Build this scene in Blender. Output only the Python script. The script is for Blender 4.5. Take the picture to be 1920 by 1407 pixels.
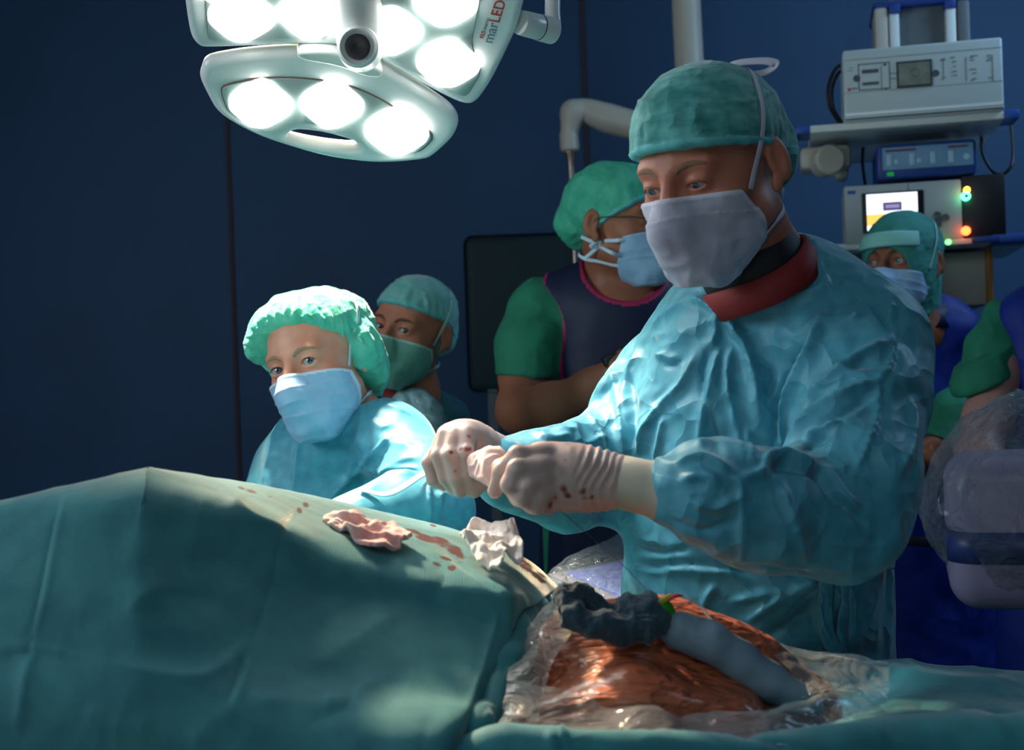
import bpy, bmesh, math, random
import numpy as np
from mathutils import Matrix, Vector

sc = bpy.context.scene
for _o in list(bpy.data.objects):
    bpy.data.objects.remove(_o)

# ---------------------------------------------------------------- camera
FPX, CAMH, ROLL = 2400.0, 1.42, math.radians(2.0)
RIGHT = np.array([math.cos(ROLL), 0.0, -math.sin(ROLL)])
UPV = np.array([math.sin(ROLL), 0.0, math.cos(ROLL)])
FWD = np.array([0.0, 1.0, 0.0])
CAM = np.array([0.0, 0.0, CAMH])
cam_data = bpy.data.cameras.new('camera')
cam_data.sensor_width = 36.0
cam_data.lens = FPX / 1920.0 * 36.0
cam_data.clip_start = 0.05
cam_data.clip_end = 50
cam_data.dof.use_dof = True
cam_data.dof.focus_distance = 1.75
cam_data.dof.aperture_fstop = 5.6
cam = bpy.data.objects.new('camera', cam_data)
sc.collection.objects.link(cam)
cam.matrix_world = Matrix(((RIGHT[0], UPV[0], 0, 0), (0, 0, -1, 0), (RIGHT[2], UPV[2], 0, CAMH), (0, 0, 0, 1)))
sc.camera = cam
sc.view_settings.view_transform = 'Standard'
sc.view_settings.look = 'None'
sc.view_settings.gamma = 1.0
sc.view_settings.exposure = 0.0
sc.view_settings.use_curve_mapping = False

def P(u, v, d):
    """a point seen at (u, v) of the photograph at distance d along the view"""
    return CAM + FWD * d + RIGHT * ((u - 960.0) / FPX * d) + UPV * ((703.5 - v) / FPX * d)

# ---------------------------------------------------------------- world and room light
world = bpy.data.worlds.new('world')
sc.world = world
world.use_nodes = True
bg = world.node_tree.nodes['Background']
bg.inputs[0].default_value = (0.42, 0.55, 0.66, 1)
bg.inputs[1].default_value = 0.05

def light(name, kind, loc, target, energy, color, size=0.2, spot=40, blend=0.4, size_y=None, shape=None):
    l = bpy.data.lights.new(name, kind)
    l.energy = energy
    l.color = color
    if kind == 'AREA':
        l.size = size
        if size_y:
            l.shape = 'RECTANGLE'
            l.size_y = size_y
        if shape:
            l.shape = shape
    else:
        l.shadow_soft_size = size
    if kind == 'SPOT':
        l.spot_size = math.radians(spot)
        l.spot_blend = blend
    o = bpy.data.objects.new(name, l)
    sc.collection.objects.link(o)
    o.location = loc
    d = Vector(target) - Vector(loc)
    o.rotation_euler = d.to_track_quat('-Z', 'Y').to_euler()
    return o

# added fills: cool from above the camera side, bluer over the room's right
light('ceiling_fill', 'AREA', (-0.2, -0.7, 2.7), (0.1, 1.6, 1.2), 6, (0.75, 0.9, 1.0), 1.6, size_y=1.0)
light('room_fill', 'AREA', (2.1, 2.6, 2.8), (1.2, 3.9, 1.4), 20, (0.42, 0.70, 1.0), 0.9, size_y=0.6)

# added fill from the left, brings out the folds of the gown
light('side_fill', 'AREA', (-2.2, 1.2, 2.1), (0.2, 1.6, 1.3), 23, (0.80, 0.93, 1.0), 0.8, size_y=0.8)

light('front_fill', 'AREA', (-0.8, -1.2, 1.25), (-0.2, 1.7, 1.8), 5, (0.85, 0.95, 1.0), 0.9, size_y=0.6)  # added frontal fill behind the camera for lamp, masks and gowns

# the second head of the surgical lamp hangs above the frame; its beam
def lamp_beams():
    light('lamp_beam', 'SPOT', (-0.62, 2.45, 2.85), (-0.20, 1.86, 1.36), 820, (1.0, 0.90, 0.68), 0.09, spot=30, blend=0.6)
    light('lamp_beam', 'SPOT', (-0.95, 2.60, 2.45), (-0.12, 1.45, 1.28), 470, (1.0, 0.74, 0.46), 0.08, spot=22, blend=0.6)
    light('lamp_beam', 'SPOT', (-0.16, 1.62, 1.80), (0.14, 1.50, 1.15), 18, (0.95, 0.97, 0.95), 0.10, spot=42, blend=0.5)
lamp_beams()
# ---------------------------------------------------------------- materials
def lin(h):
    if isinstance(h, (tuple, list)):
        return tuple(h[:3]) + (1.0,)
    h = h.lstrip('#')
    c = [int(h[i:i + 2], 16) / 255 for i in (0, 2, 4)]
    return tuple(x / 12.92 if x <= 0.04045 else ((x + 0.055) / 1.055) ** 2.4 for x in c) + (1.0,)

MATS = {}
def material(name, col, rough=0.6, metal=0.0, spec=0.5, sheen=0.0, coat=0.0, col2=None, mottle=0, mot_stretch=(1, 1, 1),
             bumps=(), emit=0.0, ecol=None, stain=None, alpha=1.0, sss=0.0, translucent=0.0):
    if name in MATS:
        return MATS[name]
    m = bpy.data.materials.new(name)
    m.use_nodes = True
    nt = m.node_tree
    N, L = nt.nodes, nt.links
    b = N['Principled BSDF']
    b.inputs['Base Color'].default_value = lin(col)
    b.inputs['Roughness'].default_value = rough
    b.inputs['Metallic'].default_value = metal
    b.inputs['Specular IOR Level'].default_value = spec
    if sheen:
        b.inputs['Sheen Weight'].default_value = sheen
        b.inputs['Sheen Roughness'].default_value = 0.4 if sheen < 0.9 else 0.22
        b.inputs['Sheen Tint'].default_value = (1, 1, 1, 1) if sheen < 0.9 else (1.0, 0.93, 0.80, 1)
    if coat:
        b.inputs['Coat Weight'].default_value = coat
        b.inputs['Coat Roughness'].default_value = 0.15
    if sss:
        b.inputs['Subsurface Weight'].default_value = sss
        b.inputs['Subsurface Radius'].default_value = (0.01, 0.004, 0.002)
        b.inputs['Subsurface Scale'].default_value = 1.0
    if alpha < 1:
        b.inputs['Alpha'].default_value = alpha
    if emit:
        b.inputs['Emission Color'].default_value = lin(ecol or col)
        b.inputs['Emission Strength'].default_value = emit
    tc = N.new('ShaderNodeTexCoord')
    def noise(scale, stretch=(1, 1, 1), detail=4, ntype='FBM'):
        mp = N.new('ShaderNodeMapping')
        mp.inputs['Scale'].default_value = stretch
        L.new(tc.outputs['Object'], mp.inputs[0])
        nz = N.new('ShaderNodeTexNoise')
        nz.noise_type = ntype
        nz.inputs['Scale'].default_value = scale
        nz.inputs['Detail'].default_value = detail
        L.new(mp.outputs[0], nz.inputs['Vector'])
        return nz
    last = None
    if col2:
        nz = noise(mottle or 40, mot_stretch)
        rp = N.new('ShaderNodeMapRange')
        rp.inputs[1].default_value = 0.38
        rp.inputs[2].default_value = 0.62
        L.new(nz.outputs[0], rp.inputs[0])
        mx = N.new('ShaderNodeMix')
        mx.data_type = 'RGBA'
        mx.inputs[6].default_value = lin(col)
        mx.inputs[7].default_value = lin(col2)
        L.new(rp.outputs[0], mx.inputs[0])
        last = mx.outputs[2]
    if stain:
        at = N.new('ShaderNodeAttribute')
        at.attribute_name = 'stain'
        nz = noise(stain[1], detail=5)
        ad = N.new('ShaderNodeMath')
        ad.operation = 'MULTIPLY'
        L.new(at.outputs['Fac'], ad.inputs[0])
        L.new(nz.outputs[0], ad.inputs[1])
        rp = N.new('ShaderNodeMapRange')
        rp.inputs[1].default_value = 0.30
        rp.inputs[2].default_value = 0.46
        rp.inputs[4].default_value = 0.93
        L.new(ad.outputs[0], rp.inputs[0])
        mx = N.new('ShaderNodeMix')
        mx.data_type = 'RGBA'
        if last:
            L.new(last, mx.inputs[6])
        else:
            mx.inputs[6].default_value = lin(col)
        mx.inputs[7].default_value = lin(stain[0])
        L.new(rp.outputs[0], mx.inputs[0])
        last = mx.outputs[2]
        if sheen:
            sh = N.new('ShaderNodeMath'); sh.operation = 'MULTIPLY_ADD'; sh.inputs[1].default_value = -sheen; sh.inputs[2].default_value = sheen
            L.new(rp.outputs[0], sh.inputs[0]); L.new(sh.outputs[0], b.inputs['Sheen Weight'])
    if last:
        L.new(last, b.inputs['Base Color'])
    nrm = None
    for bp in bumps:   # (type, scale, strength, distance, stretch)
        kind, scale, strength, dist = bp[:4]
        st = bp[4] if len(bp) > 4 else (1, 1, 1)
        if kind == 'noise':
            h = noise(scale, st, 3).outputs[0]
        elif kind == 'ridge':
            h0 = noise(scale, st, 2).outputs[0]
            s1 = N.new('ShaderNodeMath'); s1.operation = 'SUBTRACT'; s1.inputs[1].default_value = 0.5
            L.new(h0, s1.inputs[0])
            a1 = N.new('ShaderNodeMath'); a1.operation = 'ABSOLUTE'
            L.new(s1.outputs[0], a1.inputs[0])
            h1 = N.new('ShaderNodeMath'); h1.operation = 'MULTIPLY'; h1.inputs[1].default_value = -3.0
            L.new(a1.outputs[0], h1.inputs[0])
            h = h1.outputs[0]
        elif kind == 'crumple':
            mp = N.new('ShaderNodeMapping'); mp.inputs['Scale'].default_value = st
            L.new(tc.outputs['Object'], mp.inputs[0])
            nz = noise(scale * 0.7, st, 2)
            mxv = N.new('ShaderNodeMix'); mxv.data_type = 'VECTOR'; mxv.inputs[0].default_value = 0.12
            L.new(mp.outputs[0], mxv.inputs[4]); L.new(nz.outputs['Color'], mxv.inputs[5])
            vo = N.new('ShaderNodeTexVoronoi'); vo.inputs['Scale'].default_value = scale
            L.new(mxv.outputs[1], vo.inputs['Vector'])
            h = vo.outputs['Distance']
        elif kind == 'weave':
            w = N.new('ShaderNodeTexWave'); w.inputs['Scale'].default_value = scale
            w.inputs['Distortion'].default_value = 1.0
            L.new(tc.outputs['Object'], w.inputs['Vector'])
            h = w.outputs[1]
        bn = N.new('ShaderNodeBump')
        bn.inputs['Strength'].default_value = strength
        bn.inputs['Distance'].default_value = dist
        L.new(h, bn.inputs['Height'])
        if nrm:
            L.new(nrm, bn.inputs['Normal'])
        nrm = bn.outputs[0]
    if nrm:
        L.new(nrm, b.inputs['Normal'])
    if translucent:
        tr = N.new('ShaderNodeBsdfTranslucent')
        tr.inputs[0].default_value = lin(col)
        if last: L.new(last, tr.inputs[0])
        ms = N.new('ShaderNodeMixShader'); ms.inputs[0].default_value = translucent
        L.new(b.outputs[0], ms.inputs[1]); L.new(tr.outputs[0], ms.inputs[2])
        L.new(ms.outputs[0], N['Material Output'].inputs[0])
    MATS[name] = m
    return m

def film_material(name, tint=(0.8, 0.85, 0.9), body=0.25, rough=0.12, scale=14, strength=0.5, stretch=(1, 1, 1), top=0.65):
    if name in MATS:
        return MATS[name]
    m = bpy.data.materials.new(name)
    m.use_nodes = True
    nt = m.node_tree
    N, L = nt.nodes, nt.links
    b = N['Principled BSDF']
    b.inputs['Base Color'].default_value = tint + (1,)
    b.inputs['Roughness'].default_value = rough
    b.inputs['Specular IOR Level'].default_value = 1.0
    b.inputs['Coat Weight'].default_value = 0.6
    b.inputs['Coat Roughness'].default_value = 0.08
    tc = N.new('ShaderNodeTexCoord')
    mp = N.new('ShaderNodeMapping'); mp.inputs['Scale'].default_value = stretch
    L.new(tc.outputs['Object'], mp.inputs[0])
    nz = N.new('ShaderNodeTexNoise'); nz.inputs['Scale'].default_value = scale; nz.inputs['Detail'].default_value = 3
    nz.inputs['Distortion'].default_value = 0.8
    L.new(mp.outputs[0], nz.inputs['Vector'])
    s1 = N.new('ShaderNodeMath'); s1.operation = 'SUBTRACT'; s1.inputs[1].default_value = 0.5
    a1 = N.new('ShaderNodeMath'); a1.operation = 'ABSOLUTE'
    L.new(nz.outputs[0], s1.inputs[0]); L.new(s1.outputs[0], a1.inputs[0])
    bn = N.new('ShaderNodeBump'); bn.inputs['Strength'].default_value = strength; bn.inputs['Distance'].default_value = 0.02
    L.new(a1.outputs[0], bn.inputs['Height']); L.new(bn.outputs[0], b.inputs['Normal'])
    fr = N.new('ShaderNodeLayerWeight'); fr.inputs[0].default_value = 0.35
    L.new(bn.outputs[0], fr.inputs['Normal'])
    mr = N.new('ShaderNodeMapRange'); mr.inputs[3].default_value = body; mr.inputs[4].default_value = top
    L.new(fr.outputs[1], mr.inputs[0])
    t = N.new('ShaderNodeBsdfTransparent')
    ms = N.new('ShaderNodeMixShader')
    L.new(mr.outputs[0], ms.inputs[0]); L.new(t.outputs[0], ms.inputs[1]); L.new(b.outputs[0], ms.inputs[2])
    L.new(ms.outputs[0], N['Material Output'].inputs[0])
    MATS[name] = m
    return m

# ---------------------------------------------------------------- objects
def tag(o, label=None, cat=None, group=None, kind=None):
    if label: o['label'] = label
    if cat: o['category'] = cat
    if group: o['group'] = group
    if kind: o['kind'] = kind
    return o

def thing(name, loc, label, cat, group=None):
    o = bpy.data.objects.new(name, None)
    o.empty_display_size = 0.05
    sc.collection.objects.link(o)
    o.location = [float(x) for x in loc]
    return tag(o, label, cat, group)

ORG = {}
def root_of(o):
    while o.parent:
        o = o.parent
    return o

def link(name, V, F, mats, parent=None, smooth=True, origin=None, fmat=None, label=None, attr=None):
    """one mesh object; V are world positions"""
    V = np.asarray(V, dtype=float)
    if parent is not None:
        org = np.array(root_of(parent).location)
    elif origin is not None:
        org = np.asarray(origin, float)
    else:
        org = np.array([(V[:, 0].min() + V[:, 0].max()) / 2, (V[:, 1].min() + V[:, 1].max()) / 2, V[:, 2].min()])
    me = bpy.data.meshes.new(name)
    Vl = V - org
    if isinstance(F, np.ndarray):
        k = F.shape[1]
        me.vertices.add(len(Vl))
        me.vertices.foreach_set('co', Vl.astype(np.float32).ravel())
        me.loops.add(F.size)
        me.loops.foreach_set('vertex_index', F.astype(np.int32).ravel())
        me.polygons.add(len(F))
        me.polygons.foreach_set('loop_start', (np.arange(len(F)) * k).astype(np.int32))
        me.update(calc_edges=True)
    else:
        me.from_pydata([tuple(v) for v in Vl], [], [tuple(f) for f in F])
        me.update()
    if not isinstance(mats, (list, tuple)):
        mats = [mats]
    for m in mats:
        me.materials.append(m)
    if fmat is not None:
        me.polygons.foreach_set('material_index', np.asarray(fmat, dtype=np.int32))
    if attr is not None:
        a = me.attributes.new('stain', 'FLOAT', 'POINT')
        a.data.foreach_set('value', np.asarray(attr, dtype=np.float32))
    if smooth:
        me.polygons.foreach_set('use_smooth', np.ones(len(me.polygons), dtype=bool))
    o = bpy.data.objects.new(name, me)
    sc.collection.objects.link(o)
    if parent is not None:
        o.parent = parent
    else:
        o.location = [float(x) for x in org]
    if label: o['label'] = label
    return o

def bm_link(name, bm, mats, parent=None, smooth=False, label=None, autosmooth=None):
    bm.verts.ensure_lookup_table()
    bmesh.ops.recalc_face_normals(bm, faces=bm.faces)
    V = np.array([v.co[:] for v in bm.verts])
    F = [[v.index for v in f.verts] for f in bm.faces]
    bm.verts.index_update()
    F = [[v.index for v in f.verts] for f in bm.faces]
    fm = [f.material_index for f in bm.faces]
    bm.free()
    o = link(name, V, F, mats, parent, smooth, fmat=fm, label=label)
    if autosmooth:
        for p in o.data.polygons: p.use_smooth = True
        try:
            o.data.set_sharp_from_angle(angle=math.radians(autosmooth))
        except Exception:
            pass
    return o

class Fr:
    """a local frame: x along the front, y into the thing, z up"""
    def __init__(s, org, yaw=0, pitch=0, roll=0):
        s.o = np.asarray(org, float)
        M = Matrix.Rotation(math.radians(yaw), 3, 'Z') @ Matrix.Rotation(math.radians(pitch), 3, 'X') @ Matrix.Rotation(math.radians(roll), 3, 'Y')
        s.R = np.array(M)
    def w(s, p):
        return s.o + np.asarray(p, float) @ s.R.T
    def loc(s, p):
        return (np.asarray(p, float) - s.o) @ s.R

def add_box(bm, fr, lo, hi, bev=0.0, seg=2, mi=0):
    g = bmesh.ops.create_cube(bm, size=1.0)
    vs = g['verts']
    lo, hi = np.array(lo, float), np.array(hi, float)
    for v in vs:
        q = np.array(v.co[:]) + 0.5
        v.co = Vector(fr.w(lo + q * (hi - lo)))
    fs = set(f for v in vs for f in v.link_faces)
    for f in fs: f.material_index = mi
    if bev:
        es = list({e for v in vs for e in v.link_edges})
        bmesh.ops.bevel(bm, geom=es, offset=bev, segments=seg, affect='EDGES', profile=0.5, material=mi)

def box(name, fr, lo, hi, m, parent=None, bev=0.0, seg=2, label=None):
    bm = bmesh.new()
    add_box(bm, fr, lo, hi, bev, seg)
    return bm_link(name, bm, m, parent, label=label, autosmooth=40)

def add_disc_stack(bm, c, axis, prof, n=32, mi=0):
    """lathe: prof = [(distance along axis, radius)]"""
    axis = np.asarray(axis, float); axis = axis / np.linalg.norm(axis)
    a = np.cross(axis, [0, 0, 1.0])
    if np.linalg.norm(a) < 1e-3: a = np.cross(axis, [1.0, 0, 0])
    a /= np.linalg.norm(a); b = np.cross(axis, a)
    c = np.asarray(c, float)
    rings = []
    for t, r in prof:
        rings.append([bm.verts.new(Vector(c + axis * t + (a * math.cos(2 * math.pi * i / n) + b * math.sin(2 * math.pi * i / n)) * max(r, 1e-5))) for i in range(n)])
    for r0, r1 in zip(rings, rings[1:]):
        for i in range(n):
            bm.faces.new((r0[i], r0[(i + 1) % n], r1[(i + 1) % n], r1[i])).material_index = mi
    bm.faces.new(rings[0]).material_index = mi
    bm.faces.new(rings[-1]).material_index = mi

def lathe(name, c, axis, prof, m, parent=None, n=32, label=None):
    bm = bmesh.new()
    add_disc_stack(bm, c, axis, prof, n)
    return bm_link(name, bm, m, parent, label=label, autosmooth=35)

def spline(pts, n):
    """Catmull-Rom through pts, n samples per span"""
    pts = np.asarray(pts, float)
    p = np.vstack([2 * pts[0] - pts[1], pts, 2 * pts[-1] - pts[-2]])
    out = []
    for i in range(1, len(p) - 2):
        for j in range(n):
            t = j / n
            a, b, c, d = p[i - 1], p[i], p[i + 1], p[i + 2]
            out.append(0.5 * ((2 * b) + (c - a) * t + (2 * a - 5 * b + 4 * c - d) * t * t + (3 * b - a - 3 * c + d) * t ** 3))
    out.append(pts[-1])
    return np.array(out)

def tube_geo(pts, rad, n=10, flat=None, flat_dir=None):
    pts = np.asarray(pts, float)
    m = len(pts)
    rad = np.broadcast_to(np.asarray(rad, float), (m,)) if np.ndim(rad) == 0 else np.interp(np.linspace(0, 1, m), np.linspace(0, 1, len(rad)), rad)
    T = np.gradient(pts, axis=0)
    T /= np.linalg.norm(T, axis=1)[:, None] + 1e-12
    V, F = [], []
    up = np.array([0, 0, 1.0]) if abs(T[0][2]) < 0.9 else np.array([1.0, 0, 0])
    for i in range(m):
        if flat_dir is not None:
            nn = flat_dir[i] if np.ndim(flat_dir) == 2 else flat_dir
            b = np.cross(T[i], nn); b /= np.linalg.norm(b) + 1e-9
            a = np.cross(b, T[i])
        else:
            a = up - T[i] * np.dot(up, T[i]); a /= np.linalg.norm(a) + 1e-9
            up = a
            b = np.cross(T[i], a)
        fa = flat if flat else 1.0
        for k in range(n):
            t = 2 * math.pi * k / n
            V.append(pts[i] + (a * math.cos(t) * fa + b * math.sin(t)) * rad[i])
    for i in range(m - 1):
        for k in range(n):
            F.append((i * n + k, i * n + (k + 1) % n, (i + 1) * n + (k + 1) % n, (i + 1) * n + k))
    F.append(tuple(range(n))[::-1]); F.append(tuple((m - 1) * n + k for k in range(n)))
    return np.array(V), F

def tube(name, pts, rad, m, parent=None, n=10, sp=6, flat=None, flat_dir=None, label=None):
    if sp: pts = spline(pts, sp)
    V, F = tube_geo(pts, rad, n, flat, flat_dir)
    return link(name, V, F, m, parent, label=label)

# ---------------------------------------------------------------- numpy noise
def _hash(ix, iy, iz, seed=0):
    h = (ix.astype(np.int64) * 374761393 + iy.astype(np.int64) * 668265263 + iz.astype(np.int64) * 2147483647 + seed * 1442695041) & 0xFFFFFFFF
    h = ((h ^ (h >> 13)) * 1274126177) & 0xFFFFFFFF
    h = h ^ (h >> 16)
    return (h & 0xFFFF) / 65535.0

def vnoise(p, freq=1.0, seed=0):
    p = np.asarray(p, float) * freq + 1000.0
    i = np.floor(p); f = p - i
    f = f * f * f * (f * (f * 6 - 15) + 10)
    i = i.astype(np.int64)
    r = 0
    for dx in (0, 1):
        wx = f[:, 0] if dx else 1 - f[:, 0]
        for dy in (0, 1):
            wy = f[:, 1] if dy else 1 - f[:, 1]
            for dz in (0, 1):
                wz = f[:, 2] if dz else 1 - f[:, 2]
                r = r + wx * wy * wz * _hash(i[:, 0] + dx, i[:, 1] + dy, i[:, 2] + dz, seed)
    return r

def fbm(p, freq, oct=3, seed=0):
    a, s, t = 1.0, 0, 0
    for k in range(oct):
        s = s + a * vnoise(p, freq * 2 ** k, seed + k); t += a; a *= 0.5
    return s / t

def ridged(p, freq, oct=2, seed=0):
    a, s, t = 1.0, 0, 0
    for k in range(oct):
        s = s + a * (1 - np.abs(2 * vnoise(p, freq * 2 ** k, seed + k * 7) - 1)) ** 2; t += a; a *= 0.5
    return s / t

def crumple(p, freq, seed=0, n=5):
    """paper-like facets: the distance to the nearest of scattered cells of warped space"""
    w = np.stack([vnoise(p, freq * 0.7, seed + 11), vnoise(p, freq * 0.7, seed + 12), vnoise(p, freq * 0.7, seed + 13)], 1)
    q = p * freq + w * 0.8 + 1000.0
    i0 = np.floor(q).astype(np.int64)
    d1 = np.full(len(p), 9.0)
    for dx in (-1, 0, 1):
        for dy in (-1, 0, 1):
            for dz in (-1, 0, 1):
                c = i0 + np.array([dx, dy, dz])
                o = np.stack([_hash(c[:, 0], c[:, 1], c[:, 2], seed + 1), _hash(c[:, 0], c[:, 1], c[:, 2], seed + 2), _hash(c[:, 0], c[:, 1], c[:, 2], seed + 3)], 1)
                d = np.linalg.norm(c + o - q, axis=1)
                d1 = np.minimum(d1, d)
    return d1

# ---------------------------------------------------------------- solids by distance functions
class S:
    def __init__(s, f, lo, hi):
        s.f, s.lo, s.hi = f, np.asarray(lo, float), np.asarray(hi, float)
    def __call__(s, p):
        return s.f(p)

def sph(c, r):
    c = np.asarray(c, float)
    return S(lambda p: np.linalg.norm(p - c, axis=1) - r, c - r, c + r)

def ell(c, r, R=None):
    c = np.asarray(c, float); r = np.asarray(r, float)
    R_ = np.eye(3) if R is None else np.asarray(R)
    m = r.max()
    def f(p):
        q = (p - c) @ R_
        k0 = np.linalg.norm(q / r, axis=1)
        k1 = np.linalg.norm(q / (r * r), axis=1) + 1e-9
        return k0 * (k0 - 1) / k1
    return S(f, c - m, c + m)

def cap(a, b, ra, rb):
    a = np.asarray(a, float); b = np.asarray(b, float); ab = b - a; L2 = max(ab @ ab, 1e-12)
    def f(p):
        t = np.clip(((p - a) @ ab) / L2, 0, 1)
        return np.linalg.norm(p - a - t[:, None] * ab, axis=1) - (ra + (rb - ra) * t)
    m = max(ra, rb)
    return S(f, np.minimum(a, b) - m, np.maximum(a, b) + m)

def squash(s, n, k):
    """flatten s along the unit vector n about its box centre by the factor k (<1 thinner)"""
    n = np.asarray(n, float); n = n / np.linalg.norm(n)
    c = (s.lo + s.hi) / 2
    def f(p):
        q = p + ((1 / k - 1) * ((p - c) @ n))[:, None] * n
        return s.f(q) * (k if k < 1 else 1)
    g = s.hi - s.lo
    ex = g * (max(k, 1) - 1) / 2
    return S(f, s.lo - ex, s.hi + ex)

def uni(k, *ss):
    def f(p):
        d = ss[0](p)
        for s in ss[1:]:
            e = s(p)
            if k > 0:
                h = np.maximum(k - np.abs(d - e), 0) / k
                d = np.minimum(d, e) - h * h * k * 0.25
            else:
                d = np.minimum(d, e)
        return d
    return S(f, np.min([s.lo for s in ss], 0), np.max([s.hi for s in ss], 0))

def sub(a, b, k=0.002):
    def f(p):
        d, e = a(p), -b(p)
        h = np.maximum(k - np.abs(d - e), 0) / k
        return np.maximum(d, e) + h * h * k * 0.25
    return S(f, a.lo, a.hi)

def inter(a, b, k=0.001):
    def f(p):
        d, e = a(p), b(p)
        h = np.maximum(k - np.abs(d - e), 0) / k
        return np.maximum(d, e) + h * h * k * 0.25
    return S(f, a.lo, a.hi)

def grow(a, r):
    return S(lambda p: a(p) - r, a.lo - r, a.hi + r)

def chain(pts, rs, k=0.02):
    ss = [cap(pts[i], pts[i + 1], rs[i], rs[i + 1]) for i in range(len(pts) - 1)]
    return uni(k, *ss) if len(ss) > 1 else ss[0]

def limb(spec, k=0.02):
    """spec = [(u, v, d, radius)]"""
    return chain([P(*q[:3]) for q in spec], [q[3] for q in spec], k)

def half(n, c):
    n = np.asarray(n, float); n = n / np.linalg.norm(n); c = np.asarray(c, float)
    return S(lambda p: (p - c) @ n, [-9] * 3, [9] * 3)

def placed(s, fr, scale=1.0):
    """a solid given in a frame's own coordinates"""
    lo, hi = s.lo * scale, s.hi * scale
    cs = np.array([[x, y, z] for x in (lo[0], hi[0]) for y in (lo[1], hi[1]) for z in (lo[2], hi[2])])
    w = fr.w(cs)
    return S(lambda p: s(fr.loc(p) / scale) * scale, w.min(0), w.max(0))

def extract(s, h, pad=0.01, B=8, lo=None, hi=None):
    lo = (s.lo if lo is None else np.asarray(lo, float)) - pad - 2 * h
    hi = (s.hi if hi is None else np.asarray(hi, float)) + pad + 2 * h
    nb = np.ceil((hi - lo) / (h * B)).astype(int)
    ii = np.stack(np.meshgrid(*[np.arange(n) for n in nb], indexing='ij'), -1).reshape(-1, 3)
    fc = np.concatenate([s(c) for c in np.array_split(lo + (ii * B + (B - 1) / 2) * h, max(1, len(ii) // 200000))])
    act = np.abs(fc) < B * h * 0.87 * 1.35 + 2.5 * h
    bid = np.full(tuple(nb), -1, int)
    A = ii[act]
    bid[A[:, 0], A[:, 1], A[:, 2]] = np.arange(len(A))
    fcs = fc.reshape(tuple(nb))
    off = np.stack(np.meshgrid(*[np.arange(B)] * 3, indexing='ij'), -1).reshape(-1, 3)
    G = (A[:, None, :] * B + off[None]).reshape(-1, 3)
    vals = np.concatenate([s(lo + c * h) for c in np.array_split(G, max(1, len(G) // 300000))])
    mx = nb * B - 1
    def look(I):
        J = np.clip(I, 0, mx)
        b = J // B
        q = bid[b[:, 0], b[:, 1], b[:, 2]]
        r = J - b * B
        flat = np.maximum(q, 0) * B ** 3 + (r[:, 0] * B + r[:, 1]) * B + r[:, 2]
        return q, flat, b
    def val(I):
        q, flat, b = look(I)
        return np.where(q >= 0, vals[flat], fcs[b[:, 0], b[:, 1], b[:, 2]])
    C = np.array([[x, y, z] for x in (0, 1) for y in (0, 1) for z in (0, 1)])
    neg = np.zeros(len(G), int)
    cv = []
    for c in C:
        v = val(G + c); cv.append(v); neg += v < 0
    mixed = (neg > 0) & (neg < 8)
    idx = np.where(mixed)[0]
    cv = np.stack([v[idx] for v in cv], 1)
    vid = np.full(len(G), -1, int)
    vid[idx] = np.arange(len(idx))
    acc = np.zeros((len(idx), 3)); cnt = np.zeros(len(idx))
    for i in range(8):
        for j in range(i + 1, 8):
            if np.abs(C[i] - C[j]).sum() == 1:
                a, b = cv[:, i], cv[:, j]
                m = (a < 0) != (b < 0)
                t = a / np.where(a - b == 0, 1, a - b)
                pt = C[i] + t[:, None] * (C[j] - C[i])
                acc[m] += pt[m]; cnt[m] += 1
    V = lo + (G[idx] + acc / np.maximum(cnt, 1)[:, None]) * h
    Fs = []
    v0 = vals
    for ax in range(3):
        e = np.zeros(3, int); e[ax] = 1
        b_ = np.zeros(3, int); b_[(ax + 1) % 3] = 1
        c_ = np.zeros(3, int); c_[(ax + 2) % 3] = 1
        v1 = val(G + e)
        m = (v0 < 0) != (v1 < 0)
        I = G[m]
        ok = np.ones(len(I), bool); q4 = []
        for d in (np.zeros(3, int), -b_, -b_ - c_, -c_):
            q, flat, _ = look(I + d)
            w = np.where(q >= 0, vid[flat], -1)
            ok &= (w >= 0) & ((I + d).min(1) >= 0)
            q4.append(w)
        q4 = np.stack(q4, 1)
        fl = (v0[m] < 0)
        q4 = np.where(fl[:, None], q4, q4[:, ::-1])
        Fs.append(q4[ok])
    F = np.concatenate(Fs)
    used = np.unique(F)
    mp = np.full(len(V), -1, int); mp[used] = np.arange(len(used))
    return V[used], mp[F]

def grad(s, V, e=0.0008):
    g = np.stack([s(V + np.array(d) * e) - s(V - np.array(d) * e) for d in ((1, 0, 0), (0, 1, 0), (0, 0, 1))], 1) / (2 * e)
    return g

def project(s, V, it=1, lim=0.004):
    for _ in range(it):
        g = grad(s, V)
        f = s(V)
        st = (f / (np.maximum((g * g).sum(1), 0.15)))[:, None] * g
        n = np.linalg.norm(st, axis=1)
        st *= np.minimum(1, lim / np.maximum(n, 1e-9))[:, None]
        V = V - st
    g = grad(s, V, 0.0015)
    return V, g / (np.linalg.norm(g, axis=1)[:, None] + 1e-9)

def vnormals(V, F):
    """area weighted vertex normals of quads"""
    a, b, c, d = V[F[:, 0]], V[F[:, 1]], V[F[:, 2]], V[F[:, 3]]
    fn = np.cross(c - a, d - b)
    n = np.zeros_like(V)
    for k in range(4):
        np.add.at(n, F[:, k], fn)
    return n / (np.linalg.norm(n, axis=1)[:, None] + 1e-12)

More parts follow.
